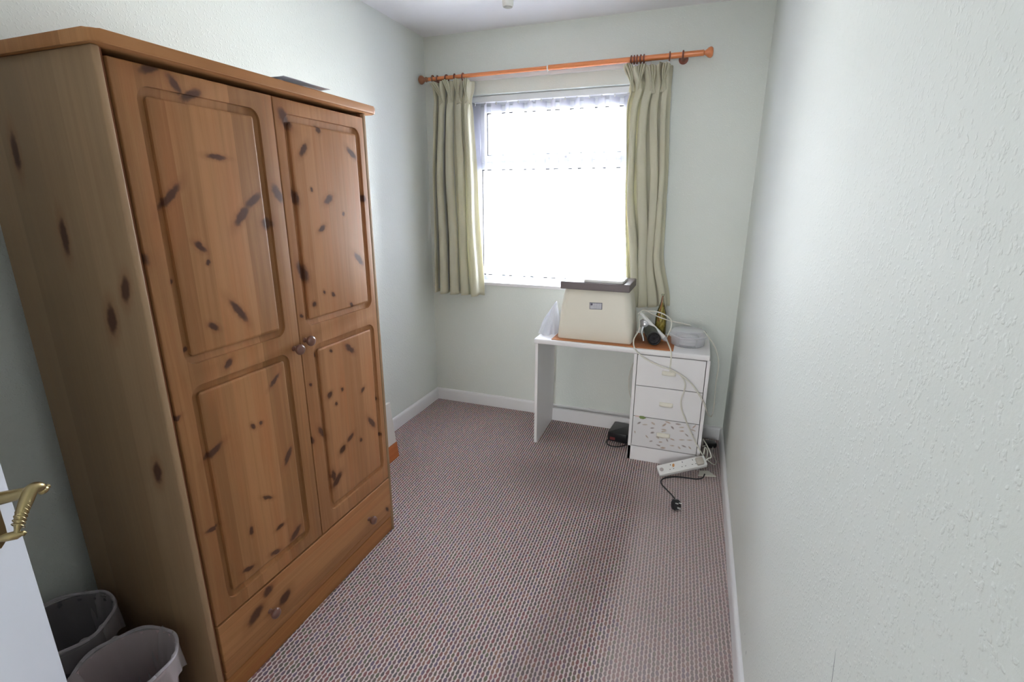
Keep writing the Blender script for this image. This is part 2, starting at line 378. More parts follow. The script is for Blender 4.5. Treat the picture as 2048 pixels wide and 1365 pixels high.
KD = [(-2.264, 0.256, 0.29, 0.0187, 0.0096), (-2.202, 0.176, 0.4, 0.0258, 0.0116), (-2.322, 0.211, 0.5, 0.031, 0.011), (-1.584, 0.133, -0.96, 0.0152, 0.0049)]
MK = [(1.599, 0.243, 0.69, 0.014, 0.0039), (1.633, 0.238, 0.12, 0.0156, 0.003), (1.679, 0.253, -0.57, 0.0131, 0.0043), (1.676, 0.223, 0.21, 0.0127, 0.003), (1.741, 0.254, 0.79, 0.0164, 0.0042), (1.76, 0.273, -0.26, 0.0185, 0.0032), (1.788, 0.244, -0.79, 0.0129, 0.0042), (1.742, 0.223, 0.0, 0.0155, 0.003), (1.742, 0.212, 0.27, 0.016, 0.003), (1.679, 0.194, 0.39, 0.0122, 0.0044), (1.579, 0.181, -1.33, 0.0092, 0.003), (1.65, 0.163, -0.79, 0.0129, 0.003), (1.675, 0.138, 0.34, 0.0104, 0.0036), (1.711, 0.169, -0.52, 0.0111, 0.0045), (1.74, 0.173, 0.19, 0.0162, 0.003), (1.719, 0.119, -0.19, 0.0137, 0.003), (1.745, 0.107, 0.22, 0.0168, 0.005), (1.729, 0.142, 0.17, 0.0121, 0.003), (1.765, 0.16, -1.05, 0.0111, 0.003), (1.794, 0.17, -0.24, 0.0154, 0.0032), (1.796, 0.131, 0.05, 0.014, 0.003), (1.817, 0.271, 0.0, 0.0165, 0.004), (1.837, 0.254, 0.17, 0.0152, 0.003), (1.84, 0.232, 0.14, 0.0141, 0.0035), (1.869, 0.211, -0.65, 0.0137, 0.003), (1.846, 0.177, 0.14, 0.0171, 0.003), (1.835, 0.125, -0.69, 0.0108, 0.0036), (1.86, 0.139, -0.3, 0.015, 0.0035), (1.887, 0.182, 0.11, 0.0171, 0.003), (1.904, 0.27, 0.96, 0.017, 0.0031), (1.897, 0.222, -0.64, 0.0105, 0.0032), (1.893, 0.135, -0.79, 0.0122, 0.003), (1.901, 0.247, -0.24, 0.0154, 0.0032)]

# ================================================================== THE ROOM
W_, H_, YN = 2.089, 2.54, -3.48          # width, height, inner face of the near wall
def slab(name, boxes, m_, **kw):
    bm = B()
    for b_ in boxes: box(bm, *b_, **kw)
    return struct(link(name, bm, m_))
slab('floor', [(-.15, W_+.15, -7.6, .0, -.10, 0)], M_carpet)
slab('ceiling', [(-.15, W_+.15, -7.6, .30, H_, H_+.10)], M_ceil)
slab('wall_left', [(-.15, 0, YN, 0, 0, H_)], M_wall)
slab('wall_right', [(W_, W_+.15, -7.6, 0, 0, H_)], M_wallR)
wx0, wx1, wz0, wz1 = .300, 1.455, .925, 2.172      # the window opening
slab('wall_back', [(-.15, wx0, 0, .30, -.1, H_), (wx1, W_+.15, 0, .30, -.1, H_), (wx0, wx1, 0, .30, -.1, wz0), (wx0, wx1, 0, .30, wz1, H_)], M_wall)
dx0, dx1 = 1.000, 1.95
slab('wall_near', [(-.15, dx0-.03, YN-.10, YN, 0, H_), (dx1+.03, W_, YN-.10, YN, 0, H_), (dx0-.03, dx1+.03, YN-.10, YN, 2.03, H_)], M_wall)
slab('wall_hall', [(dx0-.45, dx0-.35, -7.6, YN-.10, 0, H_), (dx0-.45, W_+.15, -7.7, -7.6, 0, H_)], M_wall)
# skirting boards with a rounded top edge
def skirting(name, p0, p1, nrm, h, th):
    bm = B(); p0, p1, nrm = Vector(p0), Vector(p1), Vector(nrm)
    prof = [(0, 0), (th, 0), (th, h-.016), (th*.86, h-.008), (th*.6, h-.002), (th*.3, h), (0, h)]
    a = [bm.verts.new(p0+nrm*x+Vector((0, 0, z))) for x, z in prof]; b = [bm.verts.new(p1+nrm*x+Vector((0, 0, z))) for x, z in prof]
    n = len(prof)
    for i in range(n): bm.faces.new((a[i], a[(i+1) % n], b[(i+1) % n], b[i]))
    bm.faces.new(a[::-1]); bm.faces.new(b)
    return struct(link(name, bm, M_white, smooth=True))
skirting('baseboard_back', (0, 0, 0), (W_, 0, 0), (0, -1, 0), .088, .016)
skirting('baseboard_left', (0, YN, 0), (0, -.016, 0), (1, 0, 0), .088, .016)
skirting('baseboard_right', (W_, -.016, 0), (W_, YN, 0), (-1, 0, 0), .088, .016)
skirting('baseboard_near', (0.016, YN, 0), (dx0-.09, YN, 0), (0, 1, 0), .088, .016)
# door lining round the doorway
bm = B(); box(bm, dx0-.03, dx0, YN-.11, YN+.002, 0, 2.0); box(bm, dx1, dx1+.03, YN-.11, YN+.002, 0, 2.0); box(bm, dx0-.03, dx1+.03, YN-.11, YN+.002, 2.0, 2.03)
box(bm, dx0-.085, dx0-.028, YN, YN+.016, 0, 2.085, .004); box(bm, dx1+.028, dx1+.085, YN, YN+.016, 0, 2.085, .004); box(bm, dx0-.085, dx1+.085, YN, YN+.016, 2.028, 2.085, .004)
struct(link('trim_1', bm, M_white))
# batten over the window and the sill board
bm = B(); box(bm, .285, 1.475, -.020, 0, 2.252, 2.300, .003)
struct(link('trim_2', bm, M_white))
bm = B(); box(bm, wx0, wx1, -.012, .118, wz0, wz0+.022, .004)
struct(link('trim_3', bm, M_white))

# ------------------------------------------------------------------ window
win = bpy.data.objects.new('window_1', None); COL.objects.link(win); win.location = ((wx0+wx1)/2, .15, wz0); struct(win)
fy0, fy1 = .118, .185
bm = B()
f = .055
box(bm, wx0, wx0+f, fy0, fy1, wz0, wz1, .004); box(bm, wx1-f, wx1, fy0, fy1, wz0, wz1, .004)
box(bm, wx0+f, wx1-f, fy0, fy1, wz0, wz0+f, .004); box(bm, wx0+f, wx1-f, fy0, fy1, wz1-f, wz1, .004)
box(bm, wx0+f, wx1-f, fy0, fy1, 1.715, 1.765, .004)      # transom under the top opener
link('frame', bm, M_upvc, win)
bm = B(); sx0, sx1, sz0, sz1 = wx0+f, wx1-f, 1.765, wz1-f
g = .040
box(bm, sx0, sx0+g, fy0-.012, fy1-.01, sz0, sz1, .004); box(bm, sx1-g, sx1, fy0-.012, fy1-.01, sz0, sz1, .004)
box(bm, sx0+g, sx1-g, fy0-.012, fy1-.01, sz0, sz0+g, .004); box(bm, sx0+g, sx1-g, fy0-.012, fy1-.01, sz1-g, sz1, .004)
op = link('opener', bm, M_upvc, win)
bm = B(); mxx = (sx0+sx1)/2
box(bm, mxx-.035, mxx+.035, fy0-.030, fy0-.012, sz0+.012, sz0+.030, .004); box(bm, mxx-.012, mxx+.10, fy0-.045, fy0-.030, sz0+.014, sz0+.028, .004)
link('handle', bm, M_white_pl, op)
bm = B(); box(bm, sx0+g, sx1-g, .148, .152, sz0+g, sz1-g); link('pane', bm, M_pane, op)
bm = B(); box(bm, wx0+f, wx1-f, .148, .152, wz0+f, 1.715); link('pane', bm, M_pane, win)
bm = B(); gs = .007
for (a, b_, c, d) in ((sx0+g, sx1-g, sz0+g, sz1-g), (wx0+f, wx1-f, wz0+f, 1.715)):
    for q in ((a, a+gs, c, d), (b_-gs, b_, c, d), (a, b_, c, c+gs), (a, b_, d-gs, d)): box(bm, q[0], q[1], fy0+.008, fy0+.030, q[2], q[3])
link('gasket', bm, M_black, win)

# ------------------------------------------------------------------ vertical blind
vb = thing('vertical_blind', 'white vertical blind with cloth vanes hanging inside the window recess', 'blind', ((wx0+wx1)/2, .06, wz0+.03))
bm = B(); box(bm, wx0+.008, wx1-.008, .042, .082, wz1-.040, wz1-.002, .004); link('headrail', bm, M_rail, vb)
nv = 15
for i in range(nv):
    x = wx0+.035+(wx1-wx0-.07)*i/(nv-1)
    ang = math.radians((52 if i % 2 else 128) + 5*math.sin(i*2.1))
    bm = B()
    d = Vector((math.sin(ang-PI/2)*-1, math.cos(ang-PI/2), 0)); d = Vector((math.cos(ang), -math.sin(ang), 0))
    nn = Vector((d.y, -d.x, 0))
    def fn(s, t_, x=x, d=d, nn=nn):
        return Vector((x, .060, 0)) + d*(s-.5)*.086 + nn*(.004*math.cos((s-.5)*PI)) + Vector((0, 0, wz1-.050-(wz1-.050-wz0-.055)*t_))
    grid_sheet(bm, fn, 6, 2)
    o = link('vane', bm, M_vane, vb, smooth='all'); solidify(o, .0008)
    bm = B(); box(bm, x-.004, x+.004, .056, .064, wz1-.056, wz1-.038); link('hanger', bm, M_white_pl, o)

# ------------------------------------------------------------------ curtain pole, rings
py_, pz = -.085, 2.267
def polez(x): return pz + .012*(x-.05)/1.72
pole = thing('curtain_pole', 'orange wooden curtain pole mounted across the wall above the window', 'curtain pole', (.9, 0, pz))
bm = B(); tube(bm, [(.060, py_, polez(.06)), (.886, py_, polez(.886))], .0115, 20, 1); link('rod', bm, M_orange, pole, smooth=True)
bm = B(); tube(bm, [(.880, py_, polez(.88)), (1.755, py_, polez(1.755))], .0150, 20, 1); link('outer_rod', bm, M_orange, pole, smooth=True)
bm = B(); lathe(bm, [(.0155, -.004), (.0165, -.004), (.0165, .004), (.0155, .004)], 24, axis_m((.882, py_, polez(.882)), (1, 0, 0))); 
tube(bm, [(.882, py_-.014, polez(.88)-.008), (.884, py_-.016, polez(.88)-.020), (.888, py_-.012, polez(.88)-.030)], .0022, 8, 4)
link('joint_clip', bm, M_white_pl, pole, smooth=True)
fin = [(.0001, 0), (.012, 0), (.0125, .012), (.016, .016), (.016, .020), (.011, .024), (.014, .032), (.024, .044), (.0275, .054), (.0255, .062), (.018, .068), (.0001, .070)]
bm = B(); lathe(bm, fin, 28, axis_m((.075, py_, polez(.07)), (-1, 0, 0)), cap=False); o = link('finial', bm, M_brown, pole, smooth=True); o['label'] = 'dark brown left finial'
bm = B(); lathe(bm, fin, 28, axis_m((1.735, py_, polez(1.74)), (1, 0, 0)), cap=False); link('finial', bm, M_orange, pole, smooth=True)
for bx in (.105, 1.650):
    bm = B(); lathe(bm, [(.026, 0), (.026, .008), (.014, .016), (.011, .060), (.012, .070)], 24, axis_m((bx, 0, polez(bx)-.004), (0, -1, 0)))
    torus(bm, (bx, py_, polez(bx)), (1, 0, 0), .0185, .005, 24, 8)
    link('bracket', bm, M_brown if bx < 1 else M_ring, pole, smooth=True)
def make_ring(x, label, tilt):
    R_ = .0205; c = (x, py_, polez(x)-(R_-.0045-(.0115 if x < .88 else .015)))
    c = (x, py_, polez(x) - (R_-.0040-(.0115 if x < .88 else .0150)))
    t = thing('curtain_ring', label, 'curtain ring', (x, py_, c[2]-R_-.004), 'wooden rings along the curtain pole')
    bm = B(); torus(bm, c, (1, tilt, 0), R_, .0042); link('hoop', bm, M_ring, t, smooth=True)
    bm = B(); torus(bm, (x, py_, c[2]-R_-.008), (0, 1, 0), .0042, .0011, 14, 6); link('screw_eye', bm, M_chrome, t, smooth=True)
for x, lb, ti in ((.138, 'brown wooden curtain ring beside the dark left finial', .2), (.205, 'brown wooden curtain ring, second from the left end of the pole', -.2),
                  (.262, 'brown wooden curtain ring, third from the left end of the pole', .15), (.322, 'brown wooden curtain ring at the window side of the left curtain', 0),
                  (1.372, 'dark wooden curtain ring at the window edge of the right curtain', 0), (1.388, 'dark wooden curtain ring, second in the bunch on the right curtain', .05),
                  (1.404, 'dark wooden curtain ring in the middle of the right curtain bunch', 0), (1.424, 'dark wooden curtain ring, fourth in the bunch above the right curtain', -.05),
                  (1.442, 'dark wooden curtain ring, last on the right of the bunch', 0), (1.580, 'lone dark wooden ring at the wall side of the right curtain', .1)):
    make_ring(x, lb, ti)

# ------------------------------------------------------------------ curtains
def interp(tab, t):
    for (a, va), (b_, vb_) in zip(tab, tab[1:]):
        if t <= b_:
            s = (t-a)/(b_-a); s = s*s*(3-2*s); return va+(vb_-va)*s
    return tab[-1][1]
def curtain(label, left, right, zt, zb, nf, seed, drape, hemtilt, zsag, pleats):
    rnd = random.Random(seed); ph = [rnd.uniform(-.5, .5) for _ in range(8)]
    t_ = thing('curtain', label, 'curtain', ((left[0][1]+right[0][1])/2, -.085, zb))
    def surf(s, t, back=0.0, grow=0.0):
        # t: 0 heading, 1 hem
        xl, xr = interp(left, t)-grow, interp(right, t)+grow
        wob = .35*math.sin(3.1*t+ph[0]) + .25*math.sin(5.3*s+2.2*t+ph[1]) + drape*math.sin(PI*min(1, t*1.4))*math.sin(2*PI*s+ph[2])
        p = 2*PI*nf*s + wob
        hd = math.exp(-(t/.050)**2)                       # heading flares out in front of the tape
        pinch = math.exp(-((t-.085)/.035)**2)
        amp = .034 + .016*t - .022*pinch + .010*hd
        amp *= .75 + .35*math.sin(7*s+ph[3])
        c = math.cos(p); fold = math.copysign(abs(c)**.72, c)
        fine = .0035*math.sin(3*p+ph[4])*(1-.6*t) + .006*math.cos(2.0*p+ph[5]+t)*t
        y = -.080 - amp*fold - fine + back
        # loose triple pleats in the heading
        y -= hd*(.012*math.cos(3*p+ph[6])+.006*math.cos(5*s+ph[1])) 
        x = xl+(xr-xl)*s + (.013+.007*t)*math.sin(2*p)*(.4+.6*math.sin(PI*s)) 
        x += .010*math.sin(9*t+ph[7]+4*s)*math.sin(PI*s)*drape
        z = zt+(zb-zt)*t
        z -= zsag*(math.sin(PI*s*2.5+.4)**2+.35*math.cos(p))*(1-t)**6
        z += hemtilt*(s-.5)*t + .006*math.sin(p)*t**4
        y = min(y, -.024+back*.6)
        return Vector((x, y, z))
    bm = B(); grid_sheet(bm, lambda s, t: surf(s, t**1.25), 240, 70)
    o = link('cloth', bm, M_curtain, t_, smooth='all'); solidify(o, .0022)
    bm = B(); grid_sheet(bm, lambda s, t: surf(s, .012+t**1.25*.972, .010, -.002), 160, 50)
    o = link('lining', bm, M_lining, t_, smooth='all'); o['label'] = 'white lining behind the cloth'
    # header tape along the top
    bm = B(); grid_sheet(bm, lambda s, t: surf(s, .004+t*.045, .004), 160, 3); link('header_tape', bm, M_lining, t_, smooth='all')
    # pinched pleats: three soft fingers gathered at the tape and flaring out above it
    for (px_, lean, drop, wd_) in pleats:
        p0 = Vector((px_, -.122, zt-.085-drop)); bm = B()
        def pl(s, t, p0=p0, lean=lean, drop=drop, wd_=wd_):
            u = (s-.5)*2
            f = .5+.5*math.cos(3*PI*u)                       # three fingers
            w = wd_*(.30+.70*t**.8)
            if t < .0: w = wd_*.3
            x = p0.x + u*w + lean*t*t
            y = p0.y + .016 - (.010+.022*t)*(.35+.65*f)*(1-.25*u*u) - .012*t
            z = p0.z + (.085)*t - .010*u*u*t
            return Vector((x, y, z))
        grid_sheet(bm, pl, 36, 14)
        def pl2(s, t, p0=p0, wd_=wd_):
            u = (s-.5)*2; f = .5+.5*math.cos(3*PI*u)
            w = wd_*(.30+.55*t); k = 1-t
            return Vector((p0.x+u*w, p0.y+.016-.010*(.35+.65*f)*(1-.25*u*u)*k**.5+.020*t, p0.z-.055*t))
        grid_sheet(bm, pl2, 36, 8)
        bmesh.ops.remove_doubles(bm, verts=bm.verts, dist=1e-4)
        o = link('pinch_pleat', bm, M_curtain, t_, smooth='all'); solidify(o, .003)
    return t_
curtain('beige lined pleated curtain hanging in the corner left of the window', [(0, .125), (.1, .112), (.5, .085), (1, .075)], [(0, .385), (.12, .372), (.5, .392), (1, .425)],
        2.248, .862, 4.5, 3, .5, -.010, .010, [(.165, -.035, .012, .024), (.232, -.014, .002, .022), (.292, .004, 0, .022), (.352, .014, .004, .022)])
curtain('beige lined pleated curtain on the right, hanging down behind the desk', [(0, 1.335), (.08, 1.375), (.16, 1.360), (.45, 1.378), (1, 1.425)], [(0, 1.600), (.15, 1.598), (.5, 1.615), (.75, 1.625), (1, 1.690)],
        2.252, .868, 4.5, 11, 1.1, .010, .022, [(1.385, -.022, .004, .022), (1.428, .012, .012, .022), (1.500, -.008, .020, .024), (1.560, .010, .016, .022)])

# ------------------------------------------------------------------ pendant lampholder
lp = Vector((1.205, -1.62, 2.085))
ld = thing('pendant_lampholder', 'empty white pendant lampholder hanging on its flex from the ceiling', 'lamp fitting', (lp.x, lp.y, H_))
bm = B(); lathe(bm, [(.0145, 0), (.0165, .002), (.0175, .010), (.0175, .026), (.0195, .028), (.0195, .036), (.0175, .038), (.0165, .056), (.012, .068), (.006, .074), (.0001, .075)], 32, Matrix.Translation(lp), cap=False)
lathe(bm, [(.0145, 0), (.0140, .024), (.0001, .024)], 32, Matrix.Translation(lp), cap=False)
link('socket', bm, M_white_pl, ld, smooth=True)
bm = B(); tube(bm, [lp+Vector((0, 0, .072)), lp+Vector((.002, 0, .2)), (lp.x, lp.y, H_-.02)], .003, 8, 6); link('flex', bm, M_cable, ld, smooth=True)
bm = B(); lathe(bm, [(.006, -.030), (.014, -.028), (.030, -.016), (.036, -.006), (.036, 0)], 32, Matrix.Translation((lp.x, lp.y, H_))); link('ceiling_rose', bm, M_white_pl, ld, smooth=True)
bm = B(); lathe(bm, [(.006, 0), (.010, .001), (.010, .005), (.0001, .005)], 16, Matrix.Translation(lp+Vector((0, 0, .014))), cap=False); link('contacts', bm, M_brass, ld)

# ------------------------------------------------------------------ the open door
E_ = Vector((.601, -2.802, 0)); az = math.radians(-32.0)
dd = Vector((math.sin(az), math.cos(az), 0)); dn = Vector((math.cos(az), -math.sin(az), 0))   # hinge->free edge; face normal into the room
DW = .762; hinge = E_-dd*DW
door = bpy.data.objects.new('door_1', None); COL.objects.link(door); door.location = hinge; struct(door)
door['label'] = 'white painted door standing open at the lower left with a brass lever'
MD = Matrix((dd, dn, Vector((0, 0, 1)))).transposed().to_4x4(); MD.translation = hinge    # local: x along, y out of the face
bm = B(); box(bm, 0, DW, -.040, 0, .008, 1.985, .003, M=MD); link('leaf', bm, M_door, door)
hz_ = .972
hx = DW-.062
hb = B()
pl = [(-.022, -.085), (-.014, -.098), (0, -.104), (.014, -.098), (.022, -.085), (.019, -.070), (.022, -.055), (.022, .055), (.019, .070), (.022, .085), (.014, .098), (0, .104), (-.014, .098), (-.022, .085), (-.019, .070), (-.022, .055), (-.022, -.055), (-.019, -.070)]
prism(hb, pl, 0, .007, .002, M=MD @ Matrix.Translation((hx, 0, hz_)) @ Matrix.Rotation(-PI/2, 4, 'X') @ Matrix.Scale(-1, 4, (0, 1, 0)))
plate = link('handle_plate', hb, M_brass, door, smooth=True)
def D(x, y, z): return MD @ Vector((x, y, z))
hb = B(); tube(hb, [D(hx, .004, hz_), D(hx, .022, hz_+.001), D(hx+.001, .050, hz_+.005), D(hx+.001, .074, hz_+.009)], .0115, 18, 6, rf=lambda s: 1.2-.35*s)
link('handle_neck', hb, M_brass, door, smooth=True)
hb = B()
LP = [D(hx+.012, .088, hz_+.004), D(hx+.008, .088, hz_+.013), D(hx-.003, .083, hz_+.015), D(hx-.018, .079, hz_-.002), D(hx-.034, .075, hz_-.024), D(hx-.046, .072, hz_-.046)]
tube(hb, LP, .0085, 18, 8, rf=lambda s: .55+.75*math.sin(PI*min(1, s*1.05+.02))**.6)
lev = link('lever', hb, M_brass, door, smooth=True)
hb = B(); lathe(hb, [(.0001, -.010), (.006, -.008), (.008, -.002), (.0075, .004), (.004, .008), (.005, .012), (.0001, .016)], 20, axis_m(D(hx+.014, .090, hz_+.004), dd), cap=False)
lathe(hb, [(.0001, -.030), (.004, -.026), (.0075, -.010), (.0080, .004), (.0045, .010), (.0050, .014), (.0001, .018)], 20, axis_m(D(hx-.047, .068, hz_-.050), dn*.95+dd*.3), cap=False)
link('scroll_end', hb, M_brass, lev, smooth=True)
hb = B()
sp = smooth_pts(LP, 8)
for i in range(14, 38, 2):
    p_ = sp[i]; tt = (sp[i+1]-sp[i-1]).normalized(); torus(hb, p_, (tt+Vector((0, 0, .55))).normalized(), .0100, .0010, 18, 6)
link('rope_band', hb, M_brass, lev, smooth=True)

# ================================================================== WARDROBE
wx, y0w, y1w = .594, -2.478, -1.534
root = Vector((.35, -2.006, 0))
wd = thing('wardrobe', 'tall knotty pine wardrobe with two panelled doors and a bottom drawer', 'wardrobe', root)
M_side = pine('pine_side', 'Y', 'Z'); 
M_side = pine('pine_side_panel', 'X', 'Z', (.36, .235, .135), (.29, .185, .105), [(.47-.0, 1.22, 1.4, .035, .010), (.36, 1.42, 1.5, .04, .008), (.545, 1.30, 1.3, .03, .009), (.25, 1.62, 1.5, .04, .008), (.52, .80, 1.4, .03, .009)], root, redness=.06)
M_top = pine('pine_top', 'X', 'Y', (.54, .265, .115), (.40, .18, .070), None, root, band=.09)
M_dl = pine('pine_left_door', 'Y', 'Z', knots=KL, root=root)
M_dr = pine('pine_right_door', 'Y', 'Z', (.44, .215, .10), (.31, .14, .060), knots=KR, root=root, rand=.03, band=.05)
M_dw = pine('pine_drawer', 'Z', 'Y', (.43, .205, .085), (.30, .13, .052), knots=KD, root=root, band=.05)
M_pl = pine('pine_plinth', 'Z', 'Y', (.46, .215, .075), (.33, .135, .045), root=root, band=.08)
M_st = pine('pine_stile', 'Y', 'Z', (.36, .15, .075), (.25, .10, .05), root=root)
bm = B()
box(bm, .105, wx, y0w, y0w+.018, 0, 1.825, .004, 3)
box(bm, .105, wx, y1w-.018, y1w, 0, 1.825, .004, 3)
link('side_panels', bm, M_side, wd, smooth=True)
bm = B(); box(bm, .105, .112, y0w+.018, y1w-.018, .03, 1.82); box(bm, .112, .568, y0w+.018, y1w-.018, .262, .280); box(bm, .112, .480, y0w+.018, y1w-.018, 1.800, 1.824)
box(bm, .112, .560, -2.010, -1.994, .28, 1.80)
link('carcass', bm, M_side, wd)
# top slab, rounded front corners and a soft edge
pts = rrect(.085, .618, y0w-.012, y1w+.044, .022, 6)
bm = B(); prism(bm, pts, 1.825, 1.852, .006); link('top', bm, M_top, wd, smooth=True)
bm = B(); box(bm, .565, wx-.010, y0w+.018, y0w+.0265, .0, 1.824); box(bm, .565, wx-.010, y1w-.0185, y1w-.018, .0, 1.824)
link('face_frame', bm, M_st, wd)
def panelled_door(name, ya, yb, za, zb, m_, cells):
    bm = B(); xf = wx; th = .020
    def V(y, z, d): return bm.verts.new((xf-d, y, z))
    K = 8
    # nested loops of a raised and fielded panel: (inset, depth, corner radius)
    spec = [(0, 0, .034), (.0006, .0085, .0334), (.0044, .0090, .030), (.0215, .0115, .016), (.0226, .0028, .0060), (.0255, .0008, .004), (.029, .0, .003)]
    for (a, b_, c, d, p) in cells:          # cell rect and panel rect p
        corners = [V(b_, c, 0), V(b_, d, 0), V(a, d, 0), V(a, c, 0)]
        prev = None
        for k, (ins, dep, r) in enumerate(spec):
            lp_ = [V(y, z, dep) for y, z in rrect(p[0]+ins, p[1]-ins, p[2]+ins, p[3]-ins, r, K)]
            n = len(lp_)
            if prev is None:
                for ci in range(4):
                    for j in range(K): bm.faces.new((corners[ci], lp_[ci*(K+1)+j+1], lp_[ci*(K+1)+j]))
                    i0 = ci*(K+1)+K; i1 = ((ci+1) % 4)*(K+1)
                    bm.faces.new((corners[ci], corners[(ci+1) % 4], lp_[i1], lp_[i0]))
            else:
                for i in range(n): bm.faces.new((prev[i], prev[(i+1) % n], lp_[(i+1) % n], lp_[i]))
            prev = lp_
        bm.faces.new(prev)
    bmesh.ops.remove_doubles(bm, verts=bm.verts, dist=1e-5)
    # sides and back
    e_ = .0025
    a0 = [(ya, za), (yb, za), (yb, zb), (ya, zb)]
    zs = sorted({c for cell in cells for c in cell[2:4]})
    f0 = {}
    for v in bm.verts:
        if abs(v.co.x-xf) < 1e-7: f0[(round(v.co.y, 5), round(v.co.z, 5))] = v
    rim = [(ya, za), (yb, za)] + [(yb, z) for z in zs[1:-1]] + [(yb, zb), (ya, zb)] + [(ya, z) for z in zs[1:-1][::-1]]
    fr = [f0[(round(y, 5), round(z, 5))] for y, z in rim]
    bk = [bm.verts.new((xf-th, y, z)) for y, z in rim]
    n = len(fr)
    edge_faces = []
    for i in range(n): bm.faces.new((fr[i], fr[(i+1) % n], bk[(i+1) % n], bk[i]))
    bm.faces.new(bk[::-1])
    bmesh.ops.recalc_face_normals(bm, faces=bm.faces)
    es = [bm.edges.get((fr[i], fr[(i+1) % n])) for i in range(n)]
    bmesh.ops.bevel(bm, geom=[e for e in es if e], offset=.003, segments=3, profile=.5, affect='EDGES')
    return link(name, bm, m_, wd, smooth=True)
zm = 1.054
dl = panelled_door('door', -2.449, -1.995, .284, 1.808, M_dl,
    [(-2.449, -1.995, .284, zm, (-2.400, -2.050, .330, 1.024)), (-2.449, -1.995, zm, 1.808, (-2.400, -2.050, 1.084, 1.762))])
dr = panelled_door('door', -1.991, -1.5535, .284, 1.808, M_dr,
    [(-1.991, -1.5535, .284, zm, (-1.936, -1.580, .345, 1.018)), (-1.991, -1.5535, zm, 1.808, (-1.958, -1.580, 1.088, 1.766))])
dl['label'] = 'left door'; dr['label'] = 'right door'
knobp = [(.009, 0), (.009, .002), (.0075, .004), (.0065, .010), (.008, .015), (.014, .019), (.0175, .025), (.0178, .030), (.0155, .035), (.009, .0385), (.0001, .039)]
def knob(y, z, par):
    bm = B(); lathe(bm, knobp, 32, axis_m((wx-.0005, y, z), (1, 0, 0)), cap=False); return link('knob', bm, M_knob, par, smooth=True)
knob(-2.025, 1.030, dl); knob(-1.972, 1.046, dr)
# drawer
bm = B(); box(bm, wx-.020, wx+.002, -2.449, -1.5535, .108, .278, .003, 3); 
box(bm, wx-.020, wx-.001, -2.449, -1.5535, .078, .106, .003, 3)
dw = link('drawer', bm, M_dw, wd, smooth=True)
knob(-2.268, .178, dw); knob(-1.720, .172, dw)
bm = B(); box(bm, wx-.030, wx-.004, -2.455, -1.540, 0, .074, .003, 3); link('plinth', bm, M_pl, wd, smooth=True)

# papers lying on top of the wardrobe
def crumple_sheet(bm, x0, x1, y0, y1, z, amp, seed, rot=0):
    rn = random.Random(seed); a = [rn.uniform(0, 6) for _ in range(6)]; cx, cy = (x0+x1)/2, (y0+y1)/2
    def fn(s, t):
        X = x0+(x1-x0)*s-cx; Y = y0+(y1-y0)*t-cy
        h = .5+.5*math.sin(5*s+a[0])*math.sin(4*t+a[1]); h += .35*math.sin(11*s+7*t+a[2])
        return Vector((cx+X*math.cos(rot)-Y*math.sin(rot), cy+X*math.sin(rot)+Y*math.cos(rot), z+amp*max(0, h)*(1.15-t)))
    grid_sheet(bm, fn, 24, 30)
M_news = mat('grey_printed_paper', (.42, .45, .47), .6)
def make_news():
    t = M_news.node_tree; b = t.nodes['Principled BSDF']; o = obco(t)
    tr = N(t, 'BsdfTranslucent'); tr.inputs[0].default_value = (.8, .8, .82, 1); mx = N(t, 'MixShader'); mx.inputs[0].default_value = .6
    L(t, b.outputs[0], mx.inputs[1]); L(t, tr.outputs[0], mx.inputs[2]); L(t, mx.outputs[0], t.nodes['Material Output'].inputs[0])
    n = noise(t, scaled(t, o, (60, 18, 1)), 1, 3); c = mix(t, maprange(t, n.outputs['Fac'], .45, .6), (.95, .96, .98), (.72, .75, .79)); L(t, c, b.inputs['Base Color'])
make_news()
bm = B(); crumple_sheet(bm, .43, .598, -1.965, -1.71, 1.8545, .010, 5, .05)
o = solo('folded_paper', bm, M_news, 'crumpled grey printed paper lying on top of the pine wardrobe', 'paper', (.51, -1.84, 1.853), smooth='all'); solidify(o, .0012, 1)
bm = B(); crumple_sheet(bm, .40, .592, -1.925, -1.72, 1.8725, .003, 9, -.04)
o = solo('plastic_sleeve', bm, M_bag, 'clear plastic sleeve resting over the paper on the wardrobe top', 'plastic sleeve', (.5, -1.80, 1.8725), smooth='all'); solidify(o, .0006, 1)

# board leaning on the left wall beyond the wardrobe
lb = thing('leaning_board', 'cream board with an orange wood edge leaning between wardrobe and left wall', 'board', (.21, -1.2, 0))
th_ = math.atan2(.036, .348)
ML = Matrix.Translation((.232, 0, 0)) @ Matrix.Rotation(-th_, 4, 'Y')
bm = B(); box(bm, -.020, 0, -1.50, -.930, .098, .352, .002, M=ML); link('panel', bm, mat('cream_board_paint', (.72, .68, .64), .5), lb)
bm = B(); box(bm, -.024, .004, -1.50, -.928, .0025, .098, .002, M=ML); link('wooden_edge', bm, pine('orange_pine_edge', 'Z', 'Y', (.60, .20, .065), (.45, .13, .04), root=(0, 0, 0)), lb)

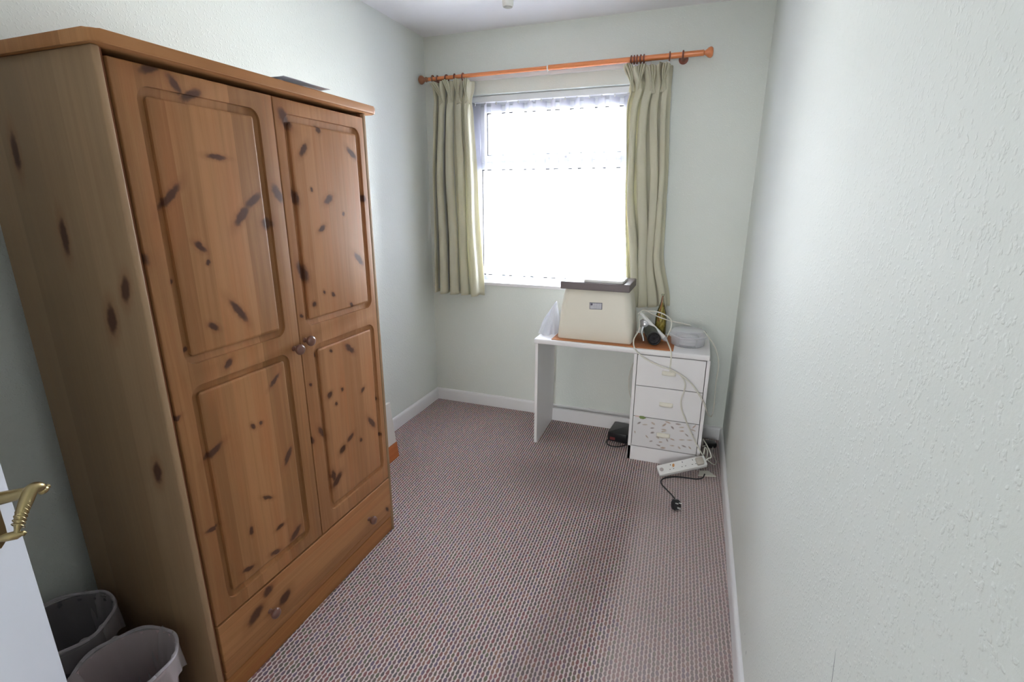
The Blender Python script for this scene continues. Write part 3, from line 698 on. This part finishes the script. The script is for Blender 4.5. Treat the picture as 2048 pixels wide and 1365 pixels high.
# ================================================================== DESK
dz, dt = .697, .031
dk = thing('desk', 'white laminate desk with three drawers standing below the window', 'desk', (1.445, -.27, 0))
dyf, dyb = -.470, -.072
def paint_marks():
    m_ = mat('laminate_with_stickers', (.76, .74, .75), .38); t = m_.node_tree; b = t.nodes['Principled BSDF']; o = obco(t)
    s = N(t, 'SeparateXYZ'); L(t, o, s.inputs[0]); c2 = N(t, 'CombineXYZ'); L(t, s.outputs['X'], c2.inputs[0]); L(t, s.outputs['Z'], c2.inputs[1])
    rx = 1.445
    a = maxall(t, [ell(t, c2.outputs[0], x-rx, z, an, l*.85, w*1.25, .45) for i, (x, z, an, l, w) in enumerate(MK) if i % 3])
    b2 = maxall(t, [ell(t, c2.outputs[0], x-rx, z, an, l*.85, w*1.25, .45) for i, (x, z, an, l, w) in enumerate(MK) if i % 3 == 0])
    nz = maprange(t, noise(t, o, 90, 1).outputs['Fac'], .4, .6)
    c = mix(t, math_(t, 'MULTIPLY', a, .75), (.76, .74, .75), mix(t, nz, (.42, .25, .16), (.50, .42, .34)))
    c = mix(t, math_(t, 'MULTIPLY', b2, .8), c, mix(t, nz, (.20, .14, .13), (.35, .28, .25)))
    L(t, c, b.inputs['Base Color']); return m_
M_stick = paint_marks()
bm = B(); prism(bm, [(.944, dyf), (1.944, dyf), (1.944, dyb+.005), (.944, dyb+.005)], dz-dt, dz, 0)
bmesh.ops.bevel(bm, geom=[e for e in bm.edges if all(abs(v.co.y-dyf) < 1e-5 for v in e.verts) and abs(e.verts[0].co.z-e.verts[1].co.z) < 1e-6], offset=.008, segments=4, profile=.5, affect='EDGES')
link('desktop', bm, M_lamin, dk, smooth=True)
bm = B(); box(bm, .948, .966, dyf+.008, dyb, 0, dz-dt, .0012); link('leg_panel', bm, M_lamin, dk)
bm = B(); box(bm, .966, 1.545, dyb-.018, dyb, .0, .092, .001); link('back_rail', bm, M_lamin, dk)
px0, px1 = 1.542, 1.953
bm = B()
box(bm, px0, px0+.018, dyf+.006, dyb, 0, dz-dt, .001); box(bm, px1-.020, px1-.002, dyf+.006, dyb, 0, dz-dt, .001)
box(bm, px0+.018, px1-.020, dyb-.006, dyb, .02, dz-dt); box(bm, px0+.018, px1-.020, dyf+.030, dyb-.006, .080, .092)
box(bm, px0+.0005, px1-.0025, dyf+.006, dyf+.022, 0, .090, .001)
link('pedestal', bm, M_lamin, dk)
for i, (za, zb) in enumerate(((.0955, .2835), (.2875, .4755), (.4795, .6625))):
    bm = B(); box(bm, px0+.0215, px1-.0235, dyf+.004, dyf+.022, za, zb, .0012)
    box(bm, px0+.030, px1-.032, dyf+.022, dyb-.03, za+.02, zb-.03)
    d_ = link('drawer', bm, M_stick if i == 0 else M_lamin, dk)
    # shallow curved lip pull
    hx_ = 1.741; hz2 = (za+zb)/2+.000
    bm = B()
    def pf(s, t_):
        a = PI*s
        x = hx_-.036*math.cos(a); out = .020*math.sin(a)**.7
        if t_ < .5: return Vector((x, dyf+.004-out*(t_*2), hz2+.010-.016*(t_*2)**2))
        q = (t_-.5)*2; return Vector((x, dyf+.004-out*(1-q*.55), hz2-.006-.006*q))
    grid_sheet(bm, pf, 24, 10)
    h_ = link('pull', bm, M_cream, d_, smooth='all'); solidify(h_, .003)
    if i == 0: d_['label'] = 'bottom drawer covered with small brown sticker marks'
# leaf shaped sticker across the top edge of the bottom drawer
bm = B(); prism(bm, [(1.595, .283), (1.602, .290), (1.622, .290), (1.638, .281), (1.622, .271), (1.604, .272)], 0, .0006, M=Matrix.Translation((0, dyf+.0038, 0)) @ Matrix.Rotation(PI/2, 4, 'X'))
link('leaf_sticker', bm, mat('green_leaf_sticker', (.20, .26, .09), .6), dk)
bm = B(); prism(bm, [(1.572, .289), (1.598, .289), (1.598, .279), (1.574, .281)], 0, .0004, M=Matrix.Translation((0, dyf+.0038, 0)) @ Matrix.Rotation(PI/2, 4, 'X'))
link('sticker_stub', bm, mat('pale_pink_sticker', (.70, .54, .50), .6), dk)

# thin wood-look mat on the desktop
bm = B(); box(bm, 1.046, 1.752, -.452, -.110, dz+.0003, dz+.0035, .001)
solo('desk_mat', bm, pine('desk_mat_veneer', 'Y', 'X', (.50, .20, .075), (.36, .13, .05), root=(0, 0, 0)), 'thin orange-brown wooden mat lying on the white desktop', 'mat', (1.4, -.28, dz))
zt_ = dz+.004

# cream plastic case: a loft of rounded rectangles, tapering upward
bx = thing('storage_case', 'cream moulded plastic case, tapered upward, standing on the desk mat', 'case', (1.295, -.27, zt_))
bm = B(); levels = [(zt_, 0, .010), (zt_+.008, -.006, .020), (.78, -.004, .040), (.88, .004, .044), (.96, .015, .046), (1.002, .024, .046), (1.006, .028, .042)]
prev = None
for z, ins, r in levels:
    lp_ = [bm.verts.new((x, y, z)) for x, y in rrect(1.072+ins+.004, 1.512-ins*1.1-.002, -.405+ins*.55, -.155-ins*.5, max(r, .012), 8)]
    if prev:
        n = len(lp_)
        for i in range(n): bm.faces.new((prev[i], prev[(i+1) % n], lp_[(i+1) % n], lp_[i]))
    else: bm.faces.new(lp_[::-1])
    prev = lp_
bm.faces.new(prev); link('body', bm, M_cream, bx, smooth=True)
def frontm(x, z, y):      # plane facing the room on the case front
    return Matrix.Translation((x, y, z)) @ Matrix.Rotation(PI/2, 4, 'X')
def labmat():
    m_ = mat('grey_maker_label', (.5, .5, .53), .4); t = m_.node_tree; b = t.nodes['Principled BSDF']; o = obco(t)
    s = N(t, 'SeparateXYZ'); L(t, o, s.inputs[0])
    ln = math_(t, 'GREATER_THAN', math_(t, 'FRACT', math_(t, 'MULTIPLY', s.outputs['Z'], 110.0)), .62)
    nn = math_(t, 'GREATER_THAN', noise(t, scaled(t, o, (320, 1, 30)), 1, 1).outputs['Fac'], .48)
    c = mix(t, math_(t, 'MULTIPLY', math_(t, 'MULTIPLY', ln, nn), .5), (.55, .55, .59), (.22, .22, .25)); L(t, c, b.inputs['Base Color']); return m_
yl = -.3935
bm = B(); prism(bm, [(-.037, -.020), (.037, -.020), (.037, .020), (-.037, .020)], 0, .0015, M=frontm(1.297, .913, -.4005) @ Matrix.Rotation(.03, 4, 'Z'))
lab = link('label_border', bm, mat('dark_label_border', (.10, .10, .14), .5), bx)
bm = B(); prism(bm, [(-.034, -.0172), (.034, -.0172), (.034, .0172), (-.034, .0172)], 0, .002, M=frontm(1.297, .913, -.4005) @ Matrix.Rotation(.03, 4, 'Z')); link('label_plate', bm, labmat(), bx)
bm = B(); prism(bm, [(-.031, .003), (-.020, .003), (-.018, .015), (-.031, .016)], 0, .0024, M=frontm(1.297, .913, -.4005) @ Matrix.Rotation(.03, 4, 'Z')); link('label_emblem', bm, mat('dark_emblem_ink', (.09, .08, .12), .5), bx)
# dark lid lying on it
bm = B(); box(bm, 0, .405, 0, .272, 0, .044, .004, 2, M=Matrix.Translation((1.084, -.418, 1.0065)) @ Matrix.Rotation(-.012, 4, 'Z') )
solo('dark_lid', bm, M_lid, 'dark grey-mauve flat lid lying on top of the cream case', 'lid', (1.28, -.26, 1.006))
# white tablet on the lid
pd_ = thing('white_pad', 'thin white flat pad lying on the dark lid of the case', 'pad', (1.34, -.28, 1.0508))
MP = Matrix.Translation((1.335, -.315, 1.0512)) @ Matrix.Rotation(-.02, 4, 'Z')
bm = B(); prism(bm, rrect(-.115, .115, -.085, .085, .010, 5), 0, .014, .003, M=MP); link('body', bm, M_white_pl, pd_, smooth=True)
bm = B(); prism(bm, rrect(-.100, .100, -.070, .070, .006, 5), .0138, .0150, M=MP); link('top_inlay', bm, mat('pale_grey_inlay', (.62, .62, .68), .3), pd_)

# white carrier bag slumped on the left end of the desk
bm = B()
def bagf(s, t):
    a = 2*PI*s; r = (1-t)**.80
    rr = 1+.08*math.sin(3*a+1+2*t)+.06*math.sin(7*a+5*t)+.05*math.sin(13*a)*(1-t)
    x = .990+.030*t + (.082 if math.cos(a) < 0 else .062*(1-.45*t))*math.cos(a)*r*rr; y = -.250+.115*math.sin(a)*r*rr
    z = dz+.001+.198*t + .007*math.sin(5*a+8*t)*t*(1-t)*4
    return Vector((min(x, 1.066), y, z))
grid_sheet(bm, bagf, 72, 22)
bmesh.ops.remove_doubles(bm, verts=bm.verts, dist=1e-5)
solo('plastic_bag', bm, M_bag, 'white translucent plastic bag slumped left of the cream case on the desk', 'plastic bag', (1.02, -.25, dz), smooth='all')

# hair dryer: black round mouth toward the room, grey barrel, silver rear dome
hd = thing('hair_dryer', 'black and silver hair dryer lying beside the cream case, round mouth forward', 'hair dryer', (1.63, -.33, zt_))
hm = axis_m((1.640, -.375, zt_+.038), (.22, -1, .02))
bm = B(); lathe(bm, [(.0335, -.045), (.0375, -.040), (.0380, .0), (.0345, .006), (.0300, .004), (.0280, -.010), (.0001, -.012)], 36, hm, cap=False); link('nozzle', bm, M_black, hd, smooth=True)
bm = B()
for r_ in (.010, .0175, .0245): lathe(bm, [(r_-.0012, -.011), (r_-.0012, -.004), (r_+.0012, -.004), (r_+.0012, -.011)], 28, hm)
link('grille', bm, mat('dark_grille', (.05, .045, .05), .35), hd, smooth=True)
bm = B(); tube(bm, [(1.628, -.335, zt_+.040), (1.612, -.290, zt_+.058), (1.596, -.245, zt_+.075)], .037, 28, 6, rf=lambda s: .95+.10*math.sin(PI*s)); link('barrel', bm, mat('olive_grey_plastic', (.075, .080, .062), .25, coat=.3), hd, smooth=True)
bm = B(); bmesh.ops.create_uvsphere(bm, u_segments=28, v_segments=18, radius=.036, matrix=Matrix.Translation((1.572, -.262, zt_+.098)) @ Matrix.Diagonal((1, 1, .85, 1))); link('rear_dome', bm, mat('silver_plastic', (.62, .62, .64), .18, .7), hd, smooth='all')
bm = B(); tube(bm, [(1.566, -.300, zt_+.085), (1.562, -.318, zt_+.055), (1.572, -.330, zt_+.030), (1.580, -.350, zt_+.010)], .009, 14, 6, rf=lambda s: 1.0-.3*s); link('switch_strip', bm, M_chrome, hd, smooth=True)

# white wand with its cable
wa = thing('curling_wand', 'white slim styling wand leaning across the hair dryer on the desk', 'styling wand', (1.62, -.24, dz+.06))
A_, B_ = Vector((1.535, -.262, .866)), Vector((1.690, -.305, .732))
bm = B(); tube(bm, [A_, A_.lerp(B_, .3), A_.lerp(B_, .7), B_], .0125, 16, 6, rf=lambda s: .72+.45*s); link('handle', bm, M_white_pl, wa, smooth=True)
bm = B(); lathe(bm, [(.013, 0), (.0145, .004), (.0135, .012), (.006, .026), (.0035, .032)], 20, axis_m(B_+(B_-A_).normalized()*-.002, B_-A_)); link('end_collar', bm, mat('pale_grey_plastic', (.5, .48, .5), .4), wa, smooth=True)
CB = B_ + (B_-A_).normalized()*.028
bm = B()
tube(bm, [CB, (1.722, -.400, .722), (1.738, -.466, .711), (1.744, -.486, .690), (1.746, -.489, .640), (1.747, -.492, .596), (1.770, -.492, .592), (1.806, -.490, .574), (1.832, -.489, .530), (1.830, -.488, .480), (1.820, -.488, .425), (1.829, -.488, .370), (1.856, -.488, .310), (1.893, -.490, .235), (1.935, -.490, .160), (1.968, -.478, .110), (1.975, -.430, .135), (1.992, -.400, .100), (1.990, -.440, .075), (1.975, -.508, .088)], .0040, 8, 7)
link('cable', bm, M_cable, wa, smooth=True)

# second white cable: loops behind the wand, hangs over drawer fronts and up the right side
bm = B()
tube(bm, [(1.905, -.300, .790), (1.950, -.290, .735), (1.982, -.285, .680), (2.003, -.285, .600), (2.000, -.290, .480), (2.004, -.300, .360), (1.998, -.330, .298), (1.975, -.410, .330), (1.940, -.492, .430), (1.902, -.490, .487), (1.860, -.490, .538), (1.800, -.4935, .580), (1.747, -.500, .606), (1.690, -.490, .616), (1.620, -.486, .643), (1.565, -.486, .680), (1.540, -.484, .715), (1.532, -.430, .745), (1.545, -.350, .770), (1.545, -.300, .800), (1.535, -.250, .845), (1.590, -.245, .872), (1.660, -.250, .868), (1.716, -.255, .835), (1.722, -.265, .790), (1.712, -.270, .752), (1.700, -.262, .720)], .0038, 8, 8)
solo('white_cable', bm, M_cable, 'long cream-white cable looping over the desk end and drawer fronts', 'cable', (1.9, -.3, .70), smooth=True)
bm = B(); tube(bm, [(1.530, -.300, .862), (1.560, -.262, .880), (1.620, -.245, .852), (1.700, -.240, .826), (1.780, -.21, .806), (1.83, -.23, .803)], .0032, 8, 8)
solo('thin_cable', bm, M_cable, 'thin pale cable running from the wand top to the clear container', 'cable', (1.7, -.22, .80), smooth=True)

# pointed glass bottle with yellow filling
bt = thing('glass_bottle', 'slim pointed glass bottle with yellow reeds inside, by the wall on the desk', 'bottle', (1.6575, -.192, dz))
MBt = Matrix.Translation((1.6575, -.192, zt_)) @ Matrix.Scale(.97, 4)
bm = B(); lathe(bm, [(.0001, .001), (.030, .001), (.034, .006), (.035, .080), (.034, .130), (.028, .165), (.018, .200), (.009, .235), (.006, .268), (.0075, .272), (.0075, .280), (.0001, .280)], 28, MBt, cap=False); link('glass', bm, M_bottle, bt, smooth=True)
def fillm():
    m_ = mat('yellow_reed_filling', (.5, .4, .1), .6); t = m_.node_tree; b = t.nodes['Principled BSDF']; o = obco(t)
    n = noise(t, scaled(t, o, (130, 130, 22)), 1, 3, .6, 1.2)
    r = N(t, 'ValToRGB'); L(t, n.outputs['Fac'], r.inputs[0]); r.color_ramp.elements[0].position = .36; r.color_ramp.elements[0].color = (.13, .10, .03, 1); r.color_ramp.elements[1].position = .62; r.color_ramp.elements[1].color = (.62, .52, .20, 1)
    q = r.color_ramp.elements.new(.50); q.color = (.48, .33, .05, 1); L(t, r.outputs[0], b.inputs['Base Color']); return m_
bm = B(); lathe(bm, [(.0001, .004), (.030, .004), (.0315, .08), (.0305, .130), (.024, .160), (.013, .195), (.004, .225), (.0001, .228)], 24, MBt, cap=False); link('reeds', bm, fillm(), bt, smooth=True)
bm = B(); tube(bm, [(1.644, -.228, zt_+.11), (1.649, -.221, zt_+.165), (1.655, -.207, zt_+.220), (1.658, -.201, zt_+.262)], .0022, 8, 6); link('red_straw', bm, mat('rust_red_twine', (.38, .10, .05), .6), bt, smooth=True)

# round clear container with lid
ct = thing('clear_container', 'round clear plastic tub with lid on the right end of the desk', 'container', (1.822, -.275, dz))
MC = Matrix.Translation((1.822, -.275, dz+.0008)) @ Matrix.Diagonal((1, .92, 1, 1))
bm = B(); lathe(bm, [(.0001, 0), (.086, 0), (.093, .005), (.096, .040), (.098, .056), (.094, .056), (.091, .040), (.088, .007), (.0001, .004)], 48, MC, cap=False); link('tub', bm, M_clearpl, ct, smooth=True)
bm = B(); lathe(bm, [(.102, .050), (.106, .051), (.106, .062), (.101, .065), (.099, .078), (.092, .088), (.086, .091), (.0001, .092), (.0001, .089), (.085, .088), (.096, .075), (.098, .062), (.102, .060), (.102, .050)], 48, MC, cap=False); link('lid', bm, M_clearpl, ct, smooth=True)
bm = B(); lathe(bm, [(.0001, .010), (.070, .010), (.078, .030), (.055, .046), (.0001, .050)], 32, MC, cap=False); link('contents', bm, mat('pale_contents', (.66, .64, .66), .6), ct, smooth=True)

# ------------------------------------------------------------------ on the floor
# black mains adaptor under the desk
ad = thing('power_adaptor', 'black box-shaped power adaptor on the carpet beneath the desk', 'adaptor', (1.47, -.19, 0))
MA = Matrix.Translation((1.460, -.205, 0.002)) @ Matrix.Rotation(-.10, 4, 'Z')
bm = B(); prism(bm, rrect(-.062, .066, -.075, .105, .010, 4), 0, .062, .005, M=MA); link('body', bm, M_black, ad, smooth=True)
bm = B(); box(bm, -.045, -.012, -.0765, -.0740, .012, .030, M=MA); link('rating_label', bm, mat('dark_red_label', (.16, .03, .03), .5), ad)
bm = B(); tube(bm, [(1.430, -.270, .03), (1.405, -.262, .018), (1.392, -.285, .008), (1.395, -.322, .006), (1.425, -.350, .006), (1.475, -.345, .006), (1.515, -.305, .006), (1.530, -.29, .006)], .0036, 8, 7); link('lead', bm, M_blackrub, ad, smooth=True)
# thin white lead hanging in the knee space
bm = B(); tube(bm, [(1.5405, -.10, .55), (1.520, -.10, .52), (1.494, -.10, .46), (1.483, -.10, .38), (1.492, -.10, .29), (1.512, -.10, .23), (1.532, -.10, .17), (1.539, -.10, .10), (1.538, -.12, .006)], .003, 8, 7)
solo('hanging_lead', bm, M_cable, 'pale lead curving down beside the pedestal inside the knee space', 'cable', (1.538, -.12, .0), smooth=True)

# extension socket block propped on the pedestal
sa, sb = Vector((1.752, -.592, .026)), Vector((1.966, -.520, .088))
ux = (sb-sa).normalized(); nf = Vector((-.05, -.62, .78)); nf = (nf-ux*nf.dot(ux)).normalized(); uy = nf.cross(ux)
MS = Matrix((ux, uy, nf)).transposed().to_4x4(); MS.translation = (sa+sb)/2
Ls = (sb-sa).length/2+.018
es = thing('extension_socket', 'white extension socket block on the carpet, propped against the desk pedestal', 'extension lead', ((sa+sb)/2))
bm = B(); prism(bm, rrect(-Ls, Ls, -.030, .030, .006, 4), -.017, .017, .003, M=MS); link('body', bm, M_white_pl, es, smooth=True)
M_slot = mat('socket_slot', (.03, .03, .03), .6)
for sx in (-.060, .008, .066):
    for (ax, ay, w, h) in ((0, .016, .003, .008), (-.010, -.010, .006, .003), (.010, -.010, .006, .003)):
        bm = B(); box(bm, sx+ax-w/2, sx+ax+w/2, ay-h/2, ay+h/2, .0165, .0176, M=MS); link('socket_slot', bm, M_slot, es)
bm = B(); lathe(bm, [(.011, .016), (.011, .0185), (.0001, .0185)], 20, MS @ Matrix.Translation((-Ls+.020, .0, 0)), cap=False); link('end_boss', bm, mat('pale_taupe_plastic', (.52, .46, .45), .5), es, smooth=True)
bm = B(); prism(bm, [(-.007, -.010), (.004, -.006), (.008, .006), (.003, .012), (-.006, .005)], .017, .0178, M=MS @ Matrix.Translation((-.045, .008, 0))); link('orange_stain', bm, mat('orange_stain', (.62, .30, .10), .5), es)
bm = B(); tube(bm, [sb+ux*.010, sb+ux*.030+Vector((0, .010, .006)), sb+Vector((.045, .040, .022)), sb+Vector((.020, .085, .060)), sb+Vector((-.005, .16, .065)), (1.966, -.30, .10), (1.972, -.20, .03), (2.01, -.12, .012)], .0036, 8, 7); link('lead', bm, M_cable, es, smooth=True)
# white plug in the block
wp = thing('white_plug', 'white mains plug pushed into the right end of the extension socket', 'plug', (sb.x-.01, sb.y, sb.z+.02))
bm = B(); prism(bm, rrect(-.018, .022, -.022, .022, .008, 4), .0178, .038, .004, M=MS @ Matrix.Translation((Ls-.038, -.004, 0))); link('body', bm, mat('taupe_plug_plastic', (.50, .46, .40), .45), wp, smooth=True)
# pale triangular flap (folded card) under the block end
bm = B(); prism(bm, [(1.952, -.535), (2.046, -.520), (2.004, -.468), (1.958, -.480)], .020, .026, 0)
for v in bm.verts: v.co.z += (v.co.x-1.952)*.05 - .018 + .0
solo('plug_cover', bm, M_cable, 'pale grey plastic flap lying under the right end of the socket block', 'plastic piece', (2.0, -.50, .0))
# dark lump in the corner by the skirting
bm = B(); prism(bm, rrect(-.035, .035, -.03, .03, .012, 4), 0, .032, .008, M=Matrix.Translation((2.018, -.125, .001)) @ Matrix.Rotation(.3, 4, 'Z'))
solo('corner_adaptor', bm, M_black, 'small black adaptor on the carpet in the corner right of the desk', 'adaptor', (2.018, -.125, 0), smooth=True)
# thin lead behind the block
bm = B(); tube(bm, [(2.035, -.160, .016), (2.030, -.220, .010), (2.045, -.300, .010), (2.052, -.350, .012), (2.035, -.420, .030), (2.005, -.470, .070), (1.985, -.500, .098)], .0024, 8, 7)
solo('thin_lead', bm, M_cable, 'thin pale lead curving on the carpet between pedestal and right wall', 'cable', (2.04, -.30, .0), smooth=True)
# black plug with its flex
bp = thing('black_plug', 'black mains plug with steel pins lying loose on the carpet', 'plug', (1.855, -.925, 0))
zz = Vector((.62, -.70, .34)).normalized(); yy = Vector((-.1, .35, .9)); yy = (yy-zz*yy.dot(zz)).normalized(); xx = yy.cross(zz)
MPg = Matrix((xx, yy, zz)).transposed().to_4x4(); MPg.translation = (1.846, -.912, .0285)
bm = B(); prism(bm, [(-.016, -.024), (.016, -.024), (.023, -.010), (.022, .012), (.010, .026), (-.010, .026), (-.022, .012), (-.023, -.010)], -.012, .014, .004, M=MPg); link('body', bm, M_black, bp, smooth=True)
M_pin = mat('bright_pin_metal', (.88, .88, .86), .35, .5)
MPin = MPg @ Matrix.Translation((0, 0, .014))
for (ax, ay, w, h, l) in ((.011, .010, .0032, .002, .017), (-.011, .010, .0032, .002, .017), (0, -.013, .002, .004, .021)):
    bm = B(); box(bm, ax-w, ax+w, ay-h, ay+h, 0, l, .0006, M=MPin); link('pin', bm, M_pin, bp)
bm = B(); tube(bm, [(1.985, -.535, .022), (1.975, -.560, .010), (1.945, -.578, .006), (1.900, -.582, .005), (1.835, -.592, .005), (1.785, -.620, .005), (1.760, -.655, .005), (1.764, -.700, .005), (1.795, -.750, .005), (1.828, -.800, .005), (1.848, -.850, .006), (1.850, -.885, .012), (1.848, -.905, .020)], .0036, 8, 7); link('flex', bm, M_blackrub, bp, smooth=True)

# ------------------------------------------------------------------ waste bins with liners
def bin_(cx, cy, r, h, label, m_body, seed, loop):
    t_ = thing('waste_bin', label, 'waste bin', (cx, cy, 0)); M = Matrix.Translation((cx, cy, 0))
    bm = B(); lathe(bm, [(.0001, .002), (r*.74, .002), (r*.76, .010), (r*.97, h-.012), (r*1.0, h-.008), (r*1.0, h), (r*.965, h), (r*.94, h-.012), (r*.73, .014), (.0001, .012)], 48, M, cap=False); link('body', bm, m_body, t_, smooth=True)
    rn = random.Random(seed); a = [rn.uniform(0, 6.28) for _ in range(8)]
    bm = B()
    def lf(s, t):
        an = 2*PI*s
        w = .5+.5*math.sin(5*an+a[0]); w2 = math.sin(9*an+a[1]+3*t); w3 = math.sin(17*an+a[2]+5*t)+.5*math.sin(31*an+a[4]-4*t)
        if t < .35:      # outside skirt
            q = t/.35; rr = r*(1.035+.05*(1-q)*w+.020*w3*(1-q)); z = h-.085*(1-q)*(.7+.5*w)-.001
        elif t < .5:
            q = (t-.35)/.15; rr = r*(1.035-.07*q); z = h+.010*math.sin(PI*q)+.004*w3
        else:
            q = (t-.5)/.5; rr = r*(.955-.16*q**.8-.05*q*w+.02*w2*q); z = h-(h-.09)*q*(.8+.15*w)+.004*w3
            rr += r*.022*math.sin(23*an+a[5]+6*q)*q
            if loop: rr -= r*.10*math.sin(PI*q)*max(0, math.sin(an-1.0))
        return Vector((cx+rr*math.cos(an), cy+rr*math.sin(an), z))
    grid_sheet(bm, lf, 96, 34); bmesh.ops.remove_doubles(bm, verts=bm.verts, dist=1e-5)
    link('liner', bm, M_liner, t_, smooth='all')
    # twisted rim cord of the liner
    bm = B(); pts = []
    for i in range(61):
        an = 2*PI*i/60; pts.append(Vector((cx+r*1.012*math.cos(an), cy+r*1.012*math.sin(an), h+.006+.004*math.sin(6*an+a[3]))))
    tube(bm, pts, .0045, 8, 1); link('liner_rim', bm, film('liner_rim_film_%d' % seed, (.66, .60, .64), .35), t_, smooth='all')
    return t_
bin_(.488, -2.640, .118, .300, 'pinkish waste bin with a clear liner, in front of the wardrobe side', mat('pinkish_bin_plastic', (.36, .25, .26), .4), 4, True)
bin_(.190, -2.625, .128, .310, 'dark waste bin with a clear liner, nearest the left wall', mat('dark_bin_plastic', (.055, .05, .06), .4), 8, False)
